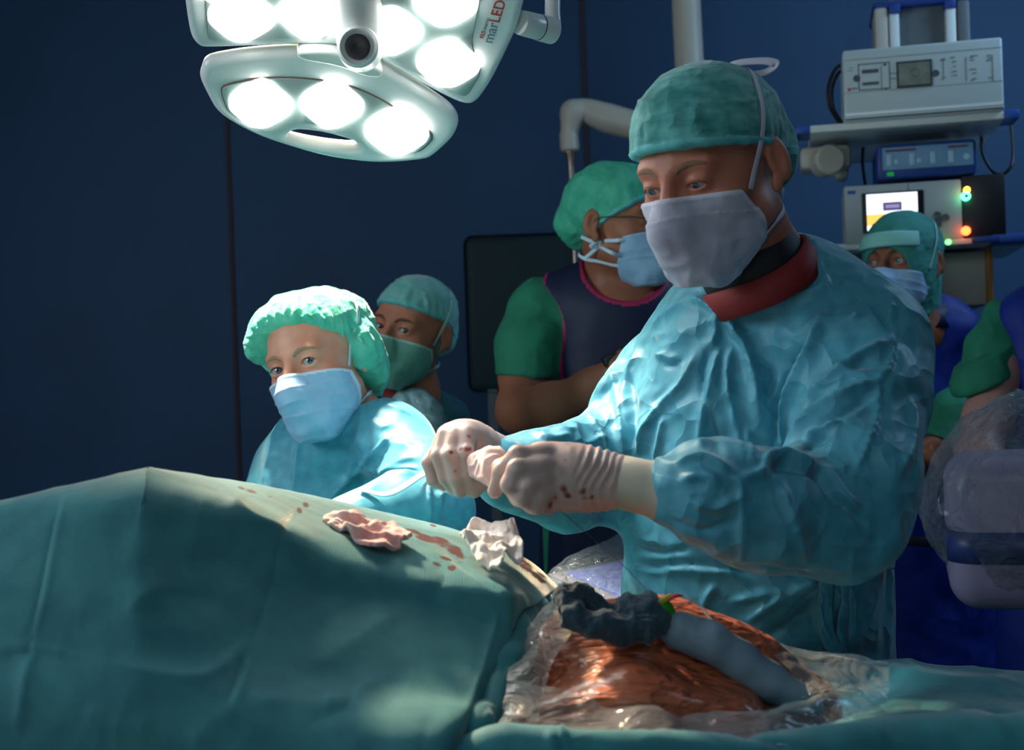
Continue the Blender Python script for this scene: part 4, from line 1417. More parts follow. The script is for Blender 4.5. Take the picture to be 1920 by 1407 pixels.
yoke = limb([(1262, 690, 1.78, 0.055), (1340, 640, 1.72, 0.066), (1450, 610, 1.66, 0.074), (1550, 602, 1.60, 0.072), (1615, 645, 1.55, 0.068)], 0.04)
neckb = limb([(1452, 600, 1.66, 0.085), (1446, 560, 1.63, 0.068)])
larm = limb([(1614, 650, 1.55, 0.070), (1624, 750, 1.49, 0.065), (1594, 890, 1.43, 0.068), (1572, 980, 1.40, 0.060), (1450, 962, 1.36, 0.057), (1340, 925, 1.345, 0.046), (1282, 918, 1.345, 0.036), (1255, 916, 1.345, 0.022)], 0.04)
rarm = limb([(1262, 690, 1.78, 0.053), (1190, 760, 1.76, 0.050), (1122, 862, 1.70, 0.052), (1020, 880, 1.62, 0.046), (930, 868, 1.55, 0.032)], 0.04)
rdrop = limb([(1130, 940, 1.68, 0.026), (1060, 950, 1.64, 0.030), (940, 915, 1.56, 0.024)], 0.03)
gown_s = uni(0.055, torso, yoke, neckb, uni(0.04, larm), uni(0.03, rarm, rdrop))
gown_s = sub(gown_s, cap(P(1432, 500, 1.60), P(1410, 425, 1.57), 0.060, 0.070), 0.006)
Z = zc(1000, 460, 1.759)
FL = [
    ([(500, 180), (400, 260), (330, 380), (300, 470), (310, 600)], 10, 0.006),
    ([(520, 170), (560, 185), (610, 230), (600, 310), (560, 350)], 9, 0.007),
    ([(640, 190), (660, 260), (700, 330), (730, 460), (740, 600)], 12, 0.008),
    ([(540, 350), (500, 450), (430, 520), (380, 600), (340, 690)], 9, 0.009),
    ([(480, 385), (440, 372), (405, 368)], 7, 0.006), ([(440, 400), (470, 395), (500, 370)], 5, -0.005),
    ([(620, 340), (590, 440), (565, 540), (545, 690)], 11, 0.009),
    ([(590, 320), (560, 420), (575, 560), (620, 700)], 7, -0.006),
    ([(660, 330), (640, 430), (660, 560), (690, 700)], 9, 0.007),
    ([(700, 350), (790, 420), (760, 520)], 8, -0.005),
    ([(818, 700), (828, 560), (865, 450), (925, 330), (960, 210)], 13, 0.012),
    ([(800, 690), (806, 560), (838, 440), (895, 320)], 11, -0.010),
    ([(870, 560), (960, 455), (1080, 370), (1190, 310)], 11, 0.009),
    ([(880, 520), (940, 430), (1060, 350)], 8, -0.006),
    ([(835, 650), (930, 560), (1040, 490), (1150, 450)], 12, 0.009),
    ([(930, 620), (1010, 560), (1120, 500)], 9, -0.006),
    ([(1190, 180), (1198, 300), (1188, 400), (1152, 455), (1150, 560), (1110, 680), (1062, 780)], 8, -0.004),
    ([(1180, 180), (1188, 300), (1176, 400), (1142, 455), (1138, 560), (1098, 680), (1050, 780)], 7, 0.005),
    ([(925, 745), (915, 732), (880, 720), (820, 704), (765, 712), (745, 755), (665, 772)], 10, 0.011),
    ([(980, 800), (925, 748), (880, 740), (820, 730), (780, 745)], 8, -0.009),
    ([(900, 650), (960, 605), (1010, 585)], 8, 0.008),
    ([(880, 700), (920, 660), (985, 640)], 7, -0.006),
    ([(680, 775), (688, 900), (690, 1040)], 8, 0.006),
    ([(805, 770), (860, 900), (905, 1050)], 9, 0.006),
    ([(440, 905), (560, 940), (665, 905)], 8, -0.005), ([(480, 780), (560, 760), (620, 790)], 9, 0.006),
    ([(520, 850), (600, 870), (670, 830)], 8, 0.005), ([(470, 720), (560, 700), (650, 745)], 9, 0.007),
    ([(940, 735), (985, 830), (1060, 890), (1100, 935)], 8, -0.007),
    ([(960, 725), (1010, 815), (1075, 870)], 8, 0.006),
    ([(300, 985), (400, 1012), (520, 1002)], 6, -0.007), ([(300, 1050), (400, 1062), (500, 1052), (680, 1062), (940, 1092)], 6, -0.009),
    ([(300, 1062), (400, 1074), (500, 1066), (680, 1078)], 7, 0.006),
    ([(600, 1120), (570, 1165), (550, 1220)], 9, 0.006), ([(700, 1240), (800, 1170), (950, 1098)], 11, 0.009),
    ([(760, 1290), (850, 1220), (945, 1130)], 10, -0.008), ([(640, 1180), (760, 1150), (930, 1100)], 9, 0.006),
    ([(950, 1110), (935, 1200), (960, 1280), (1000, 1330)], 10, 0.010), ([(1030, 1110), (1040, 1210), (1040, 1330)], 9, 0.007),
    ([(120, 590), (150, 660), (230, 640)], 7, 0.007), ([(60, 600), (110, 625), (150, 600)], 7, 0.008),
    ([(180, 560), (210, 600), (250, 680)], 8, 0.007), ([(10, 610), (60, 640), (120, 640)], 7, 0.007),
    ([(260, 420), (280, 520), (300, 690)], 9, 0.007), ([(310, 420), (330, 540), (325, 690)], 9, -0.006),
    ([(950, 90), (980, 160), (970, 240)], 6, 0.004), ([(925, 40), (950, 90), (985, 155)], 5, 0.004),
    ([(1010, 120), (1060, 180), (1060, 250)], 10, 0.005), ([(600, 120), (640, 210)], 7, 0.004),
    ([(340, 330), (400, 300), (470, 290)], 8, 0.005), ([(560, 250), (640, 260), (690, 320)], 8, 0.005),
    ([(1000, 400), (1060, 430), (1150, 420)], 9, 0.004), ([(1240, 500), (1250, 620), (1200, 760)], 12, 0.006),
    ([(700, 600), (715, 680), (730, 730)], 8, 0.006), ([(430, 560), (420, 640), (400, 720)], 8, 0.007),
]
fS = folds(FL, Z)
def dS(V, n):
    w = 0.5 + 0.6 * vnoise(V, 5, 77)
    far = np.clip((P(1150, 700, 1)[0] * 0 + 0.28 - V[:, 0]) / 0.1, 0, 1) * np.clip((V[:, 2] - 1.15) / 0.1, 0, 1)
    return 1.5 * fS(V, n) + 0.013 * w * (0.55 - crumple(V * np.array([1, 1, 0.6]), 10, 3)) + 0.006 * (fbm(V * np.array([1, 1, 0.45]), 14, 2, 8) - 0.5) + 0.010 * far * (0.5 - crumple(V, 18, 9))
gown = solid('surgical_gown', gown_s, 0.0048, M_gown, surg, disp=dS)
def densify(o, lv=1):
    md = o.modifiers.new('smooth', 'SUBSURF'); md.levels = lv; md.render_levels = lv
densify(gown)
# shoulder seam tape and belt
def surf_strip(name, s, uvd, w, m, par, off=0.002, flat=0.2):
    pts = np.array([P(*q) for q in uvd])
    q = spline(pts, 8)
    q, nn = on_surface(s, q, off)
    V, F = tube_geo(q, w, 8, flat=flat, flat_dir=nn)
    return link(name, V, F, m, par)
surf_strip('belt', gown_s, [(1560, 1060, 1.53), (1610, 1062, 1.55), (1670, 1052, 1.62)], 0.010, M_gown, surg, 0.004)
surf_strip('belt_loop', gown_s, [(1560, 1062, 1.53), (1590, 1045, 1.52), (1625, 1040, 1.53), (1618, 1072, 1.53), (1575, 1080, 1.52)], 0.006, M_gown, surg, 0.010)
surf_strip('belt_end', gown_s, [(1548, 1070, 1.54), (1545, 1130, 1.54), (1552, 1190, 1.54), (1585, 1235, 1.54)], 0.011, M_gown, surg, 0.006)
surf_strip('belt_end', gown_s, [(1580, 1075, 1.54), (1600, 1110, 1.54), (1590, 1180, 1.54), (1590, 1240, 1.54)], 0.009, M_gown, surg, 0.005)
surf_strip('collar_binding', gown_s, [(1342, 540, 1.55), (1420, 505, 1.53), (1520, 478, 1.56)], 0.003, M_gown, surg, 0.001, 0.5)
# cap tape end on top of the head
for pts in ([(0.02, -0.060, 0.130), (-0.004, -0.068, 0.143), (-0.036, -0.085, 0.138), (-0.050, -0.090, 0.130), (-0.036, -0.085, 0.124), (-0.010, -0.075, 0.126)],):
    q = HS.w(spline(pts, 8) * KS) + RIGHT * 0.018 - UPV * 0.022
    V, F = tube_geo(q, 0.0060, 8, flat=0.2, flat_dir=HS.R @ np.array([0, 0.8, 1.0]))
    link('tie_bow', V, F, M_tie, surg)
q = HS.w(spline([(0.008, -0.088, -0.055), (0.0, -0.110, -0.050), (-0.01, -0.125, -0.030), (-0.014, -0.120, -0.060), (0.0, -0.098, -0.075)], 6) * KS)
V, F = tube_geo(q, 0.010, 8, flat=0.2, flat_dir=HS.R @ np.array([1.0, 0.2, 0.2]))
link('tie_bow', V, F, M_tie, surg)
legs_and_shoes(surg, P(1430, 900, 1.72)[0], 1.74, 0.55, M_green_scrub, yaw=-30)

# ---- gloved hands
G = zc(770, 760, 3.692)
def hand(name, palm, fingers, root, h=0.0017, k=0.006, disp=None, attr=None):
    s = uni(0.018, *palm)
    fs = []
    for fg in fingers:
        pts = [P(*(G(q[0], q[1]) + (q[2],))) for q in fg]
        rs = [q[3] for q in fg]
        fs.append(chain(pts, rs, 0.004))
    s = uni(k, s, *fs) if fs else s
    return solid(name, s, h, M_glove, root, disp=disp, attr=attr)
def g3(x, y, d): return P(*(G(x, y) + (d,)))
# his left hand (nearer): a loose fist, back of the hand to the camera
D = 1.36
palm = [cap(g3(930, 470, D + 0.006), g3(1150, 500, D), 0.026, 0.0305), cap(g3(920, 560, D + 0.004), g3(1060, 560, D), 0.020, 0.024), cap(g3(1100, 500, D), g3(1300, 520, D), 0.030, 0.0275),
        cap(g3(900, 370, D + 0.004), g3(1060, 440, D + 0.002), 0.0165, 0.024)]
fing = [
    [(930, 335, D - 0.010, 0.0112), (740, 345, D - 0.022, 0.0100), (630, 460, D - 0.014, 0.0092), (585, 595, D - 0.002, 0.0078)],
    [(930, 420, D - 0.022, 0.0108), (735, 440, D - 0.040, 0.0102), (690, 550, D - 0.036, 0.0098), (745, 650, D - 0.020, 0.0086)],
    [(950, 505, D - 0.024, 0.0104), (815, 550, D - 0.040, 0.0098), (775, 640, D - 0.036, 0.0094), (845, 705, D - 0.018, 0.0082)],
    [(985, 580, D - 0.020, 0.0098), (892, 630, D - 0.034, 0.0092), (880, 695, D - 0.028, 0.0088), (960, 712, D - 0.012, 0.0078)],
    [(1020, 400, D + 0.02, 0.015), (860, 380, D + 0.030, 0.012), (720, 400, D + 0.028, 0.0105), (620, 430, D + 0.022, 0.0090)],
]
wrist_ax0, wrist_ax1 = g3(1060, 470, D), g3(1480, 520, D - 0.02)
wd = wrist_ax1 - wrist_ax0; wl = np.linalg.norm(wd); wd /= wl
def gdisp(V, n):
    t = (V - wrist_ax0) @ wd / wl
    w = np.clip((t - 0.25) * 4, 0, 1) * np.clip((1.0 - t) * 6, 0, 1)
    kn = sum(np.exp(-(np.linalg.norm(V - g3(*c), axis=1) / 0.008) ** 2) for c in ((900, 420, D - 0.034), (905, 500, D - 0.036), (945, 560, D - 0.03), (900, 330, D - 0.02)))
    return w * 0.0017 * np.sin(t * 46 + 9 * vnoise(V, 24, 2)) * (0.4 + vnoise(V, 26, 4)) + 0.0014 * (fbm(V, 60, 2, 5) - 0.5) + 0.0020 * kn + 0.0012 * (ridged(V, 38, 2, 7) - 0.5)
def stains(pts):
    C = [(P(*(G(x, y) + (d,))), r) for x, y, d, r in pts]
    def f(V):
        return np.max([np.clip(1.25 - np.linalg.norm(V - c, axis=1) / r, 0, 1) for c, r in C], 0)
    return f
stL = stains([(1065, 575, D - 0.031, 0.009), (1085, 615, D - 0.030, 0.009), (1185, 590, D - 0.030, 0.009), (1205, 640, D - 0.026, 0.009), (990, 640, D - 0.028, 0.009), (970, 340, D - 0.03, 0.007), (1070, 370, D - 0.03, 0.006), (1250, 370, D - 0.03, 0.005),
              (1300, 400, D - 0.03, 0.007), (830, 460, D - 0.04, 0.005), (960, 685, D - 0.025, 0.011), (1290, 590, D - 0.027, 0.008), (1240, 630, D - 0.027, 0.008)])
wr = [cap(g3(1250, 510, D), g3(1450, 530, D - 0.006), 0.0272, 0.0268)]
lhand = hand('left_glove', palm + wr, fing, surg, disp=gdisp, attr=stL)
# cuff: a wider tube of the glove ending in a rolled edge
cA, cB = g3(1450, 530, D - 0.006), g3(1762, 602, D - 0.012)
cax = cB - cA; cL = np.linalg.norm(cax); cax /= cL
lathe('glove_cuff', cA, cax, [(-0.004, 0.0262), (0.0, 0.0285), (cL * 0.5, 0.0290), (cL * 0.96, 0.0312), (cL * 0.985, 0.0320), (cL, 0.0312), (cL * 0.99, 0.028)], material('glove_cuff_latex', '#b9b2a0', rough=0.5, bumps=(('ridge', 24, 0.15, 0.004), ('noise', 300, 0.1, 0.001))), lhand, 56)
lathe('rolled_edge', cA, cax, [(cL * 0.975, 0.0316), (cL * 0.988, 0.0328), (cL * 1.002, 0.0316)], material('rolled_latex', '#c2aa80', rough=0.5), lhand, 56)
# his right hand (further): fingers hanging down over the gauze
E = 1.50
palm2 = [cap(g3(260, 225, E + 0.006), g3(390, 210, E + 0.006), 0.0130, 0.0150), cap(g3(340, 225, E + 0.014), g3(480, 285, E + 0.03), 0.0185, 0.0215), cap(g3(430, 250, E + 0.025), g3(570, 330, E + 0.06), 0.021, 0.023),
         cap(g3(250, 320, E + 0.024), g3(440, 370, E + 0.034), 0.014, 0.018)]
fing2 = [
    [(215, 260, E + 0.012, 0.0088), (125, 400, E + 0.004, 0.0078), (155, 520, E + 0.006, 0.0072), (230, 562, E + 0.014, 0.0062)],
    [(245, 215, E + 0.000, 0.0096), (190, 350, E - 0.012, 0.0084), (235, 500, E - 0.008, 0.0077), (292, 588, E + 0.000, 0.0064)],
    [(305, 205, E - 0.006, 0.0100), (272, 345, E - 0.021, 0.0090), (312, 500, E - 0.017, 0.0082), (345, 602, E - 0.008, 0.0068)],
    [(385, 200, E - 0.006, 0.0104), (385, 330, E - 0.022, 0.0094), (400, 470, E - 0.018, 0.0086), (428, 565, E - 0.008, 0.0072)],
    [(470, 320, E + 0.01, 0.015), (500, 430, E + 0.0, 0.0125), (480, 530, E - 0.004, 0.0112), (440, 590, E - 0.006, 0.0092)],
]
stR = stains([(390, 310, E - 0.03, 0.009), (400, 220, E - 0.02, 0.006), (345, 310, E - 0.03, 0.006), (310, 460, E - 0.03, 0.006), (400, 480, E - 0.03, 0.006), (280, 330, E - 0.03, 0.005)])
def gdisp2(V, n):
    kn = sum(np.exp(-(np.linalg.norm(V - g3(*c), axis=1) / 0.009) ** 2) for c in ((172, 345, E - 0.03), (258, 335, E - 0.034), (385, 325, E - 0.034), (290, 200, E - 0.02), (385, 195, E - 0.02)))
    return 0.0016 * kn + 0.0012 * (fbm(V, 60, 2, 6) - 0.5) + 0.0010 * (ridged(V, 40, 2, 9) - 0.5)
rhand = hand('right_glove', palm2, fing2, surg, disp=gdisp2, attr=stR)
lathe('glove_cuff', g3(520, 300, E + 0.04), g3(700, 420, E + 0.11) - g3(520, 300, E + 0.04), [(-0.01, 0.018), (0.0, 0.024), (0.04, 0.027), (0.06, 0.029), (0.062, 0.026)], M_glove, rhand, 40)

# gauze held between the hands
def sw_disp(V, n): return 0.010 * (fbm(V, 34, 2, 3) - 0.5) + 0.008 * (ridged(V, 40, 2, 4) - 0.5)
sw = uni(0.008, cap(g3(480, 390, 1.46), g3(600, 350, 1.43), 0.011, 0.010), cap(g3(500, 470, 1.45), g3(560, 520, 1.43), 0.010, 0.009), cap(g3(500, 400, 1.455), g3(590, 440, 1.42), 0.014, 0.013), cap(g3(470, 370, 1.46), g3(450, 400, 1.46), 0.006, 0.004))
o = solid('gauze_swab', sw, 0.0022, material('pink_gauze', '#d8b3ac', rough=0.75, col2='#d9c4bf', mottle=30, bumps=(('noise', 200, 0.3, 0.002),)), None, disp=sw_disp)
tag(o, 'small pinkish folded gauze held between the surgeon\'s gloved fingers', 'gauze')
# suture thread from the hands down to the green clip
tag(tube('suture_thread', [g3(1010, 705, D - 0.01), P(1105, 1005, 1.34), P(1176, 1068, 1.30), P(1236, 1134, 1.27)], 0.00035, M_black, None, n=6, sp=4),
    'thin dark thread running from the surgeon\'s hand down to the green clip', 'thread')

# ---------------------------------------------------------------- the assistant under the lamp
HA = Fr(P(598, 684, 2.15), 157, -6, 13)
KA = 0.98
asst = thing('person', P(640, 800, 2.25) * np.array([1, 1, 0]), 'woman in a brightly lit turquoise bouffant cap and blue mask, looking at the camera', 'person')
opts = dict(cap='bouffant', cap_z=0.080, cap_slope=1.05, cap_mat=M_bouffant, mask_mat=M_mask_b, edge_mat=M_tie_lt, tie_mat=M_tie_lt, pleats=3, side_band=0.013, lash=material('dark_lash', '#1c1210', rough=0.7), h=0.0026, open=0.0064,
            gaze=(-24, 4), iris=M_iris, brow=material('light_brown_brow', '#a07a64', rough=0.8), brow_dz=-0.001, mask=dict(zc=-0.010, back=0.014, bot=-0.128, puff=0.002), top_tie=True, cap_noise=0.008)
ha = head_parts(asst, HA, KA, M_skin_f, opts)
neck = chain([HA.w((0, -0.02, -0.06)), P(655, 780, 2.20), P(650, 850, 2.24)], [0.052, 0.052, 0.07], 0.02)
solid('body', uni(0.02, ha, neck, limb([(650, 860, 2.25, 0.09), (640, 1200, 2.25, 0.12)])), 0.0028, M_skin_f, asst)
tor = squash(limb([(628, 880, 2.22, 0.125), (622, 1000, 2.22, 0.150), (620, 1300, 2.22, 0.17), (620, 1800, 2.25, 0.19)], 0.03), (0.3, -1, 0), 0.85)
yk = limb([(555, 890, 2.26, 0.065), (610, 850, 2.24, 0.062), (680, 815, 2.18, 0.062), (735, 830, 2.13, 0.062)], 0.04)
nb = limb([(660, 830, 2.20, 0.07), (668, 800, 2.19, 0.060)])
la = limb([(735, 835, 2.13, 0.062), (800, 900, 2.02, 0.055), (830, 960, 1.94, 0.044), (760, 960, 1.88, 0.058), (660, 985, 1.80, 0.045)], 0.03)
ra = limb([(550, 895, 2.26, 0.062), (510, 990, 2.2, 0.06), (520, 1080, 2.0, 0.05)], 0.03)
ga = uni(0.04, tor, yk, nb, la, ra)
ga = sub(ga, cap(P(668, 790, 2.19), P(668, 720, 2.17), 0.052, 0.06), 0.005)
A_ = zc(430, 500, 2.815)
FA = [([(700, 720), (690, 900), (640, 1080), (600, 1180)], 9, 0.006), ([(890, 890), (760, 990), (690, 1070), (640, 1130)], 8, 0.009),
      ([(1010, 1070), (830, 1080), (700, 1080)], 8, 0.008), ([(640, 1120), (560, 1200), (510, 1260)], 10, 0.012),
      ([(370, 900), (350, 1060), (340, 1180)], 7, 0.005), ([(720, 740), (780, 720), (860, 750), (960, 790)], 6, 0.005),
      ([(680, 950), (660, 1040), (700, 1090)], 8, -0.007), ([(1055, 1120), (1055, 1250), (1058, 1380)], 6, 0.010), ([(1110, 1180), (1120, 1300)], 8, 0.006),
      ([(1160, 1200), (1150, 1300), (1180, 1380)], 9, -0.006), ([(800, 900), (870, 940), (980, 960)], 9, 0.006), ([(240, 960), (200, 1060), (180, 1150)], 9, 0.005),
      ([(730, 800), (800, 850), (860, 840)], 8, 0.005), ([(1000, 1010), (900, 1040), (780, 1130), (690, 1210)], 9, 0.006)]
fA = folds(FA, A_)
gA = solid('surgical_gown', ga, 0.005, M_gown2, asst, disp=lambda V, n: fA(V, n) + 0.008 * (0.5 - crumple(V * np.array([1, 1, 0.6]), 10, 21)) + 0.007 * (fbm(V, 12, 2, 5) - 0.5))
densify(gA)
surf_strip('collar_binding', ga, [(566, 822, 2.15), (600, 815, 2.12), (650, 775, 2.12), (690, 765, 2.14)], 0.004, M_gown2, asst, 0.001, 0.4)
surf_strip('sleeve_tape', ga, [(675, 935, 1.80), (740, 915, 1.80), (810, 888, 1.88)], 0.005, material('white_tape', '#cfe4ee', rough=0.5), asst, 0.004)
legs_and_shoes(asst, P(625, 900, 2.25)[0], 2.27, 0.5, M_green_scrub)

# ---------------------------------------------------------------- the nurse behind
HN = Fr(P(770, 622, 2.75), 152, 0, -12)
KN = 0.96
nurse = thing('person', P(780, 800, 2.85) * np.array([1, 1, 0]), 'woman in a pale teal cap and green mask standing behind the bouffant-capped assistant', 'person')
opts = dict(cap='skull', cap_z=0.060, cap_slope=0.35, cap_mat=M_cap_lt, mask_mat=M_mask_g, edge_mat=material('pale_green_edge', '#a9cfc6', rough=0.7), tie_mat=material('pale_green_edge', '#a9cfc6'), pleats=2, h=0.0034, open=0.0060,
            gaze=(-26, 4), iris=M_iris_d, brow=M_brow_d, lash=material('dark_lash', '#1c1210', rough=0.7), mask=dict(zc=-0.012, back=0.012, puff=0.004, width=1.05), bun=True, tight=False, cap_noise=0.010)
hn = head_parts(nurse, HN, KN, M_skin, opts)
solid('body', uni(0.02, hn, chain([HN.w((0, -0.02, -0.06)), P(780, 740, 2.8), P(770, 800, 2.84)], [0.05, 0.05, 0.06]), limb([(770, 800, 2.85, 0.07), (770, 1100, 2.85, 0.1)])), 0.004, M_skin, nurse)
gn = uni(0.04, squash(limb([(765, 830, 2.88, 0.13), (765, 1000, 2.88, 0.15), (765, 1500, 2.9, 0.17)], 0.03), (0, 1, 0), 0.8), limb([(705, 800, 2.88, 0.055), (770, 770, 2.86, 0.06), (830, 800, 2.84, 0.055), (850, 900, 2.8, 0.05)], 0.03))
gn = sub(gn, cap(P(775, 755, 2.8), P(770, 700, 2.8), 0.055, 0.06), 0.005)
solid('surgical_gown', gn, 0.007, material('dark_teal_gown', '#2d6678', rough=0.6, bumps=(('ridge', 9, 0.3, 0.02),)), nurse, disp=lambda V, n: 0.014 * (0.5 - crumple(V, 10, 31)))
q = limb([(742, 778, 2.74, 0.02), (775, 762, 2.72, 0.035), (800, 790, 2.70, 0.034), (812, 812, 2.70, 0.024)], 0.03)
solid('shoulder_wrap', q, 0.004, material('pale_wrap', '#8fb4bc', rough=0.4, spec=0.6, bumps=(('crumple', 22, 0.6, 0.02),)), nurse, disp=lambda V, n: 0.02 * (0.5 - crumple(V, 20, 33)))
collar('red_collar', P(757, 760, 2.80), (0, 0, 10), 0.058, 0.035, M_collar_r, nurse)
legs_and_shoes(nurse, P(765, 900, 2.9)[0], 2.9, 0.8, M_green_scrub)

# ---------------------------------------------------------------- the man in the apron
HM = Fr(P(1163, 420, 2.6), 236, -4, 4)
KM = 1.0
man = thing('person', P(1180, 700, 2.68) * np.array([1, 1, 0]), 'man with glasses, green cap and pink-trimmed navy apron, face turned to the right', 'person')
opts = dict(cap='skull', cap_z=0.044, cap_slope=0.62, cap_mat=material('green_cap_cloth', '#2f9a80', rough=0.8, col2='#46ac92', mottle=24, bumps=(('ridge', 22, 0.5, 0.008),)), mask_mat=M_mask_b, edge_mat=M_mask_b, tie_mat=M_tie_lt,
            pleats=2, h=0.0034, bun=True, cap_noise=0.012, gaze=(0, 0), brow=M_brow_d, mask=dict(zc=-0.016, back=0.040, puff=0.004), top_tie=False)
hm = head_parts(man, HM, KM, M_skin, opts)
ar = [(975, 770, 2.56, 0.043), (1030, 762, 2.46, 0.040), (1110, 728, 2.38, 0.032), (1140, 705, 2.36, 0.026)]
mbody = uni(0.02, hm, chain([HM.w((0, -0.03, -0.05)), P(1150, 520, 2.64), P(1165, 570, 2.66)], [0.052, 0.052, 0.07]), limb([(1165, 590, 2.66, 0.10), (1170, 900, 2.66, 0.12)]),
            limb([(1000, 590, 2.66, 0.045), (985, 700, 2.62, 0.050)] + ar, 0.03), limb([(1140, 575, 2.66, 0.06), (1200, 580, 2.64, 0.06)]))
solid('body', mbody, 0.0036, M_skin_t, man)
# his hand: fingers around a small black remote
hfs = [limb([(1140, 705, 2.36, 0.026), (1160, 700, 2.35, 0.028)])] + [limb([(1148 + 4 * i, 715 - 12 * i, 2.335, 0.011), (1170 + 2 * i, 712 - 12 * i, 2.32, 0.010), (1185, 716 - 12 * i, 2.335, 0.009)], 0.006) for i in range(4)] + [limb([(1140, 700, 2.35, 0.013), (1150, 682, 2.34, 0.011), (1164, 664, 2.34, 0.009)], 0.006)]
solid('hand', uni(0.006, *hfs), 0.003, M_skin_t, man)
rm = thing('remote_control', P(1155, 690, 2.31), 'small black device with a green dot in the aproned man\'s hand', 'remote')
box('housing', Fr(P(1138, 692, 2.33), 10, 0, -20), (0, 0, 0), (0.05, 0.02, 0.022), M_black, rm, 0.004)
lathe('indicator_light', P(1160, 683, 2.322), (0, -1, 0.2), [(0, 0.006), (0.004, 0.005)], material('dim_green', '#2c7a10', rough=0.4, emit=0.06, ecol=(0.2, 0.7, 0.05)), rm, 16)
# scrub shirt
scr_s = uni(0.03, squash(limb([(1165, 610, 2.68, 0.14), (1170, 900, 2.68, 0.155), (1170, 1060, 2.68, 0.15)], 0.03), (0, 1, 0), 0.78),
            limb([(1320, 590, 2.76, 0.07), (1170, 555, 2.68, 0.065), (1015, 585, 2.68, 0.066), (990, 650, 2.64, 0.066), (985, 700, 2.61, 0.062)], 0.03))
scr_s = inter(scr_s, uni(0, half((-0.10, 0, -1), P(985, 708, 2.6)), half((-1, 0, 0), P(1035, 700, 2.6))), 0.004)
neckc = cap(P(1155, 550, 2.56), P(1160, 470, 2.52), 0.055, 0.075)
scr_s = sub(scr_s, neckc, 0.005)
solid('scrub_shirt', scr_s, 0.005, M_green_scrub, man, disp=lambda V, n: 0.008 * (ridged(V, 9, 2, 41) - 0.5) + 0.006 * (0.5 - crumple(V, 9, 42)))
ap0 = grow(uni(0.03, squash(limb([(1170, 610, 2.68, 0.15), (1172, 900, 2.68, 0.165), (1172, 1300, 2.68, 0.18), (1172, 1650, 2.68, 0.19)], 0.03), (0, 1, 0), 0.80), limb([(1310, 580, 2.75, 0.066), (1170, 555, 2.68, 0.066), (1050, 570, 2.68, 0.062)], 0.03)), 0.008)
armhole = uni(0.03, cap(P(965, 560, 2.70), P(975, 760, 2.62), 0.085, 0.09), cap(P(965, 620, 2.5), P(965, 620, 2.8), 0.095, 0.09))
neckhole = uni(0.02, cap(P(1168, 480, 2.45), P(1168, 490, 2.72), 0.086, 0.080), cap(P(1195, 500, 2.45), P(1195, 500, 2.6), 0.07, 0.06))
ap = sub(sub(ap0, armhole, 0.003), neckhole, 0.003)
def apm(V, F, n):
    c = V[F].mean(1)
    e = np.minimum(np.abs(armhole(c)), np.abs(neckhole(c)))
    e2 = np.minimum(armhole(c), neckhole(c))
    return (e2 < 0.009).astype(int)
solid('lead_apron', ap, 0.0045, [M_apron, M_pink], man, fmat=apm)
box('apron_side_panel', Fr(P(1018, 1000, 2.62), 0), (0, 0, -0.4), (0.03, 0.02, 0.02), M_green_scrub, man)
# glasses
gl = thing('glasses', HM.w((0, 0.10, 0.01)), 'thin dark glasses on the man with the navy apron', 'glasses')
M_gl = material('glasses_frame', '#3a3230', rough=0.4)
for sx in (1, -1):
    pts = [(sx * (0.032 + 0.020 * math.cos(t)), 0.094 - 0.004 * abs(math.cos(t)), 0.004 + 0.014 * math.sin(t)) for t in np.linspace(0, 2 * math.pi, 20)]
    tube('rim', HM.w(np.array(pts)), 0.0011, M_gl, gl, n=6, sp=2)
    tube('temple', HM.w(np.array([(sx * 0.053, 0.090, 0.008), (sx * 0.072, 0.06, 0.012), (sx * 0.082, 0.0, 0.012), (sx * 0.083, -0.015, 0.002)])), 0.0013, M_gl, gl, n=6)
tube('bridge', HM.w(np.array([(-0.012, 0.094, 0.006), (0, 0.100, 0.010), (0.012, 0.094, 0.006)])), 0.0011, M_gl, gl, n=6)
# straight ties of the mask across the cheek and neck with a knot
for a_, b_ in (((1186, 448), (1128, 452)), ((1165, 482), (1125, 462))):
    tube('mask_tie', [P(a_[0], a_[1], 2.53), P((a_[0] + b_[0]) / 2, (a_[1] + b_[1]) / 2 + 1, 2.515), P(b_[0], b_[1], 2.56)], 0.0040, M_tie_lt, man, n=8, flat=0.4, flat_dir=np.array([0, -1, 0.0]))
for pts in ([(1128, 455, 2.555), (1108, 452, 2.56), (1090, 444, 2.57)], [(1128, 458, 2.555), (1112, 472, 2.56), (1098, 484, 2.57)], [(1120, 462, 2.555), (1108, 462, 2.55), (1122, 450, 2.55)]):
    tube('mask_tie', [P(*q) for q in pts], 0.0040, M_tie_lt, man, n=8, flat=0.4, flat_dir=np.array([0, -1, 0.0]))
legs_and_shoes(man, P(1172, 900, 2.7)[0], 2.7, 0.9, M_green_scrub)

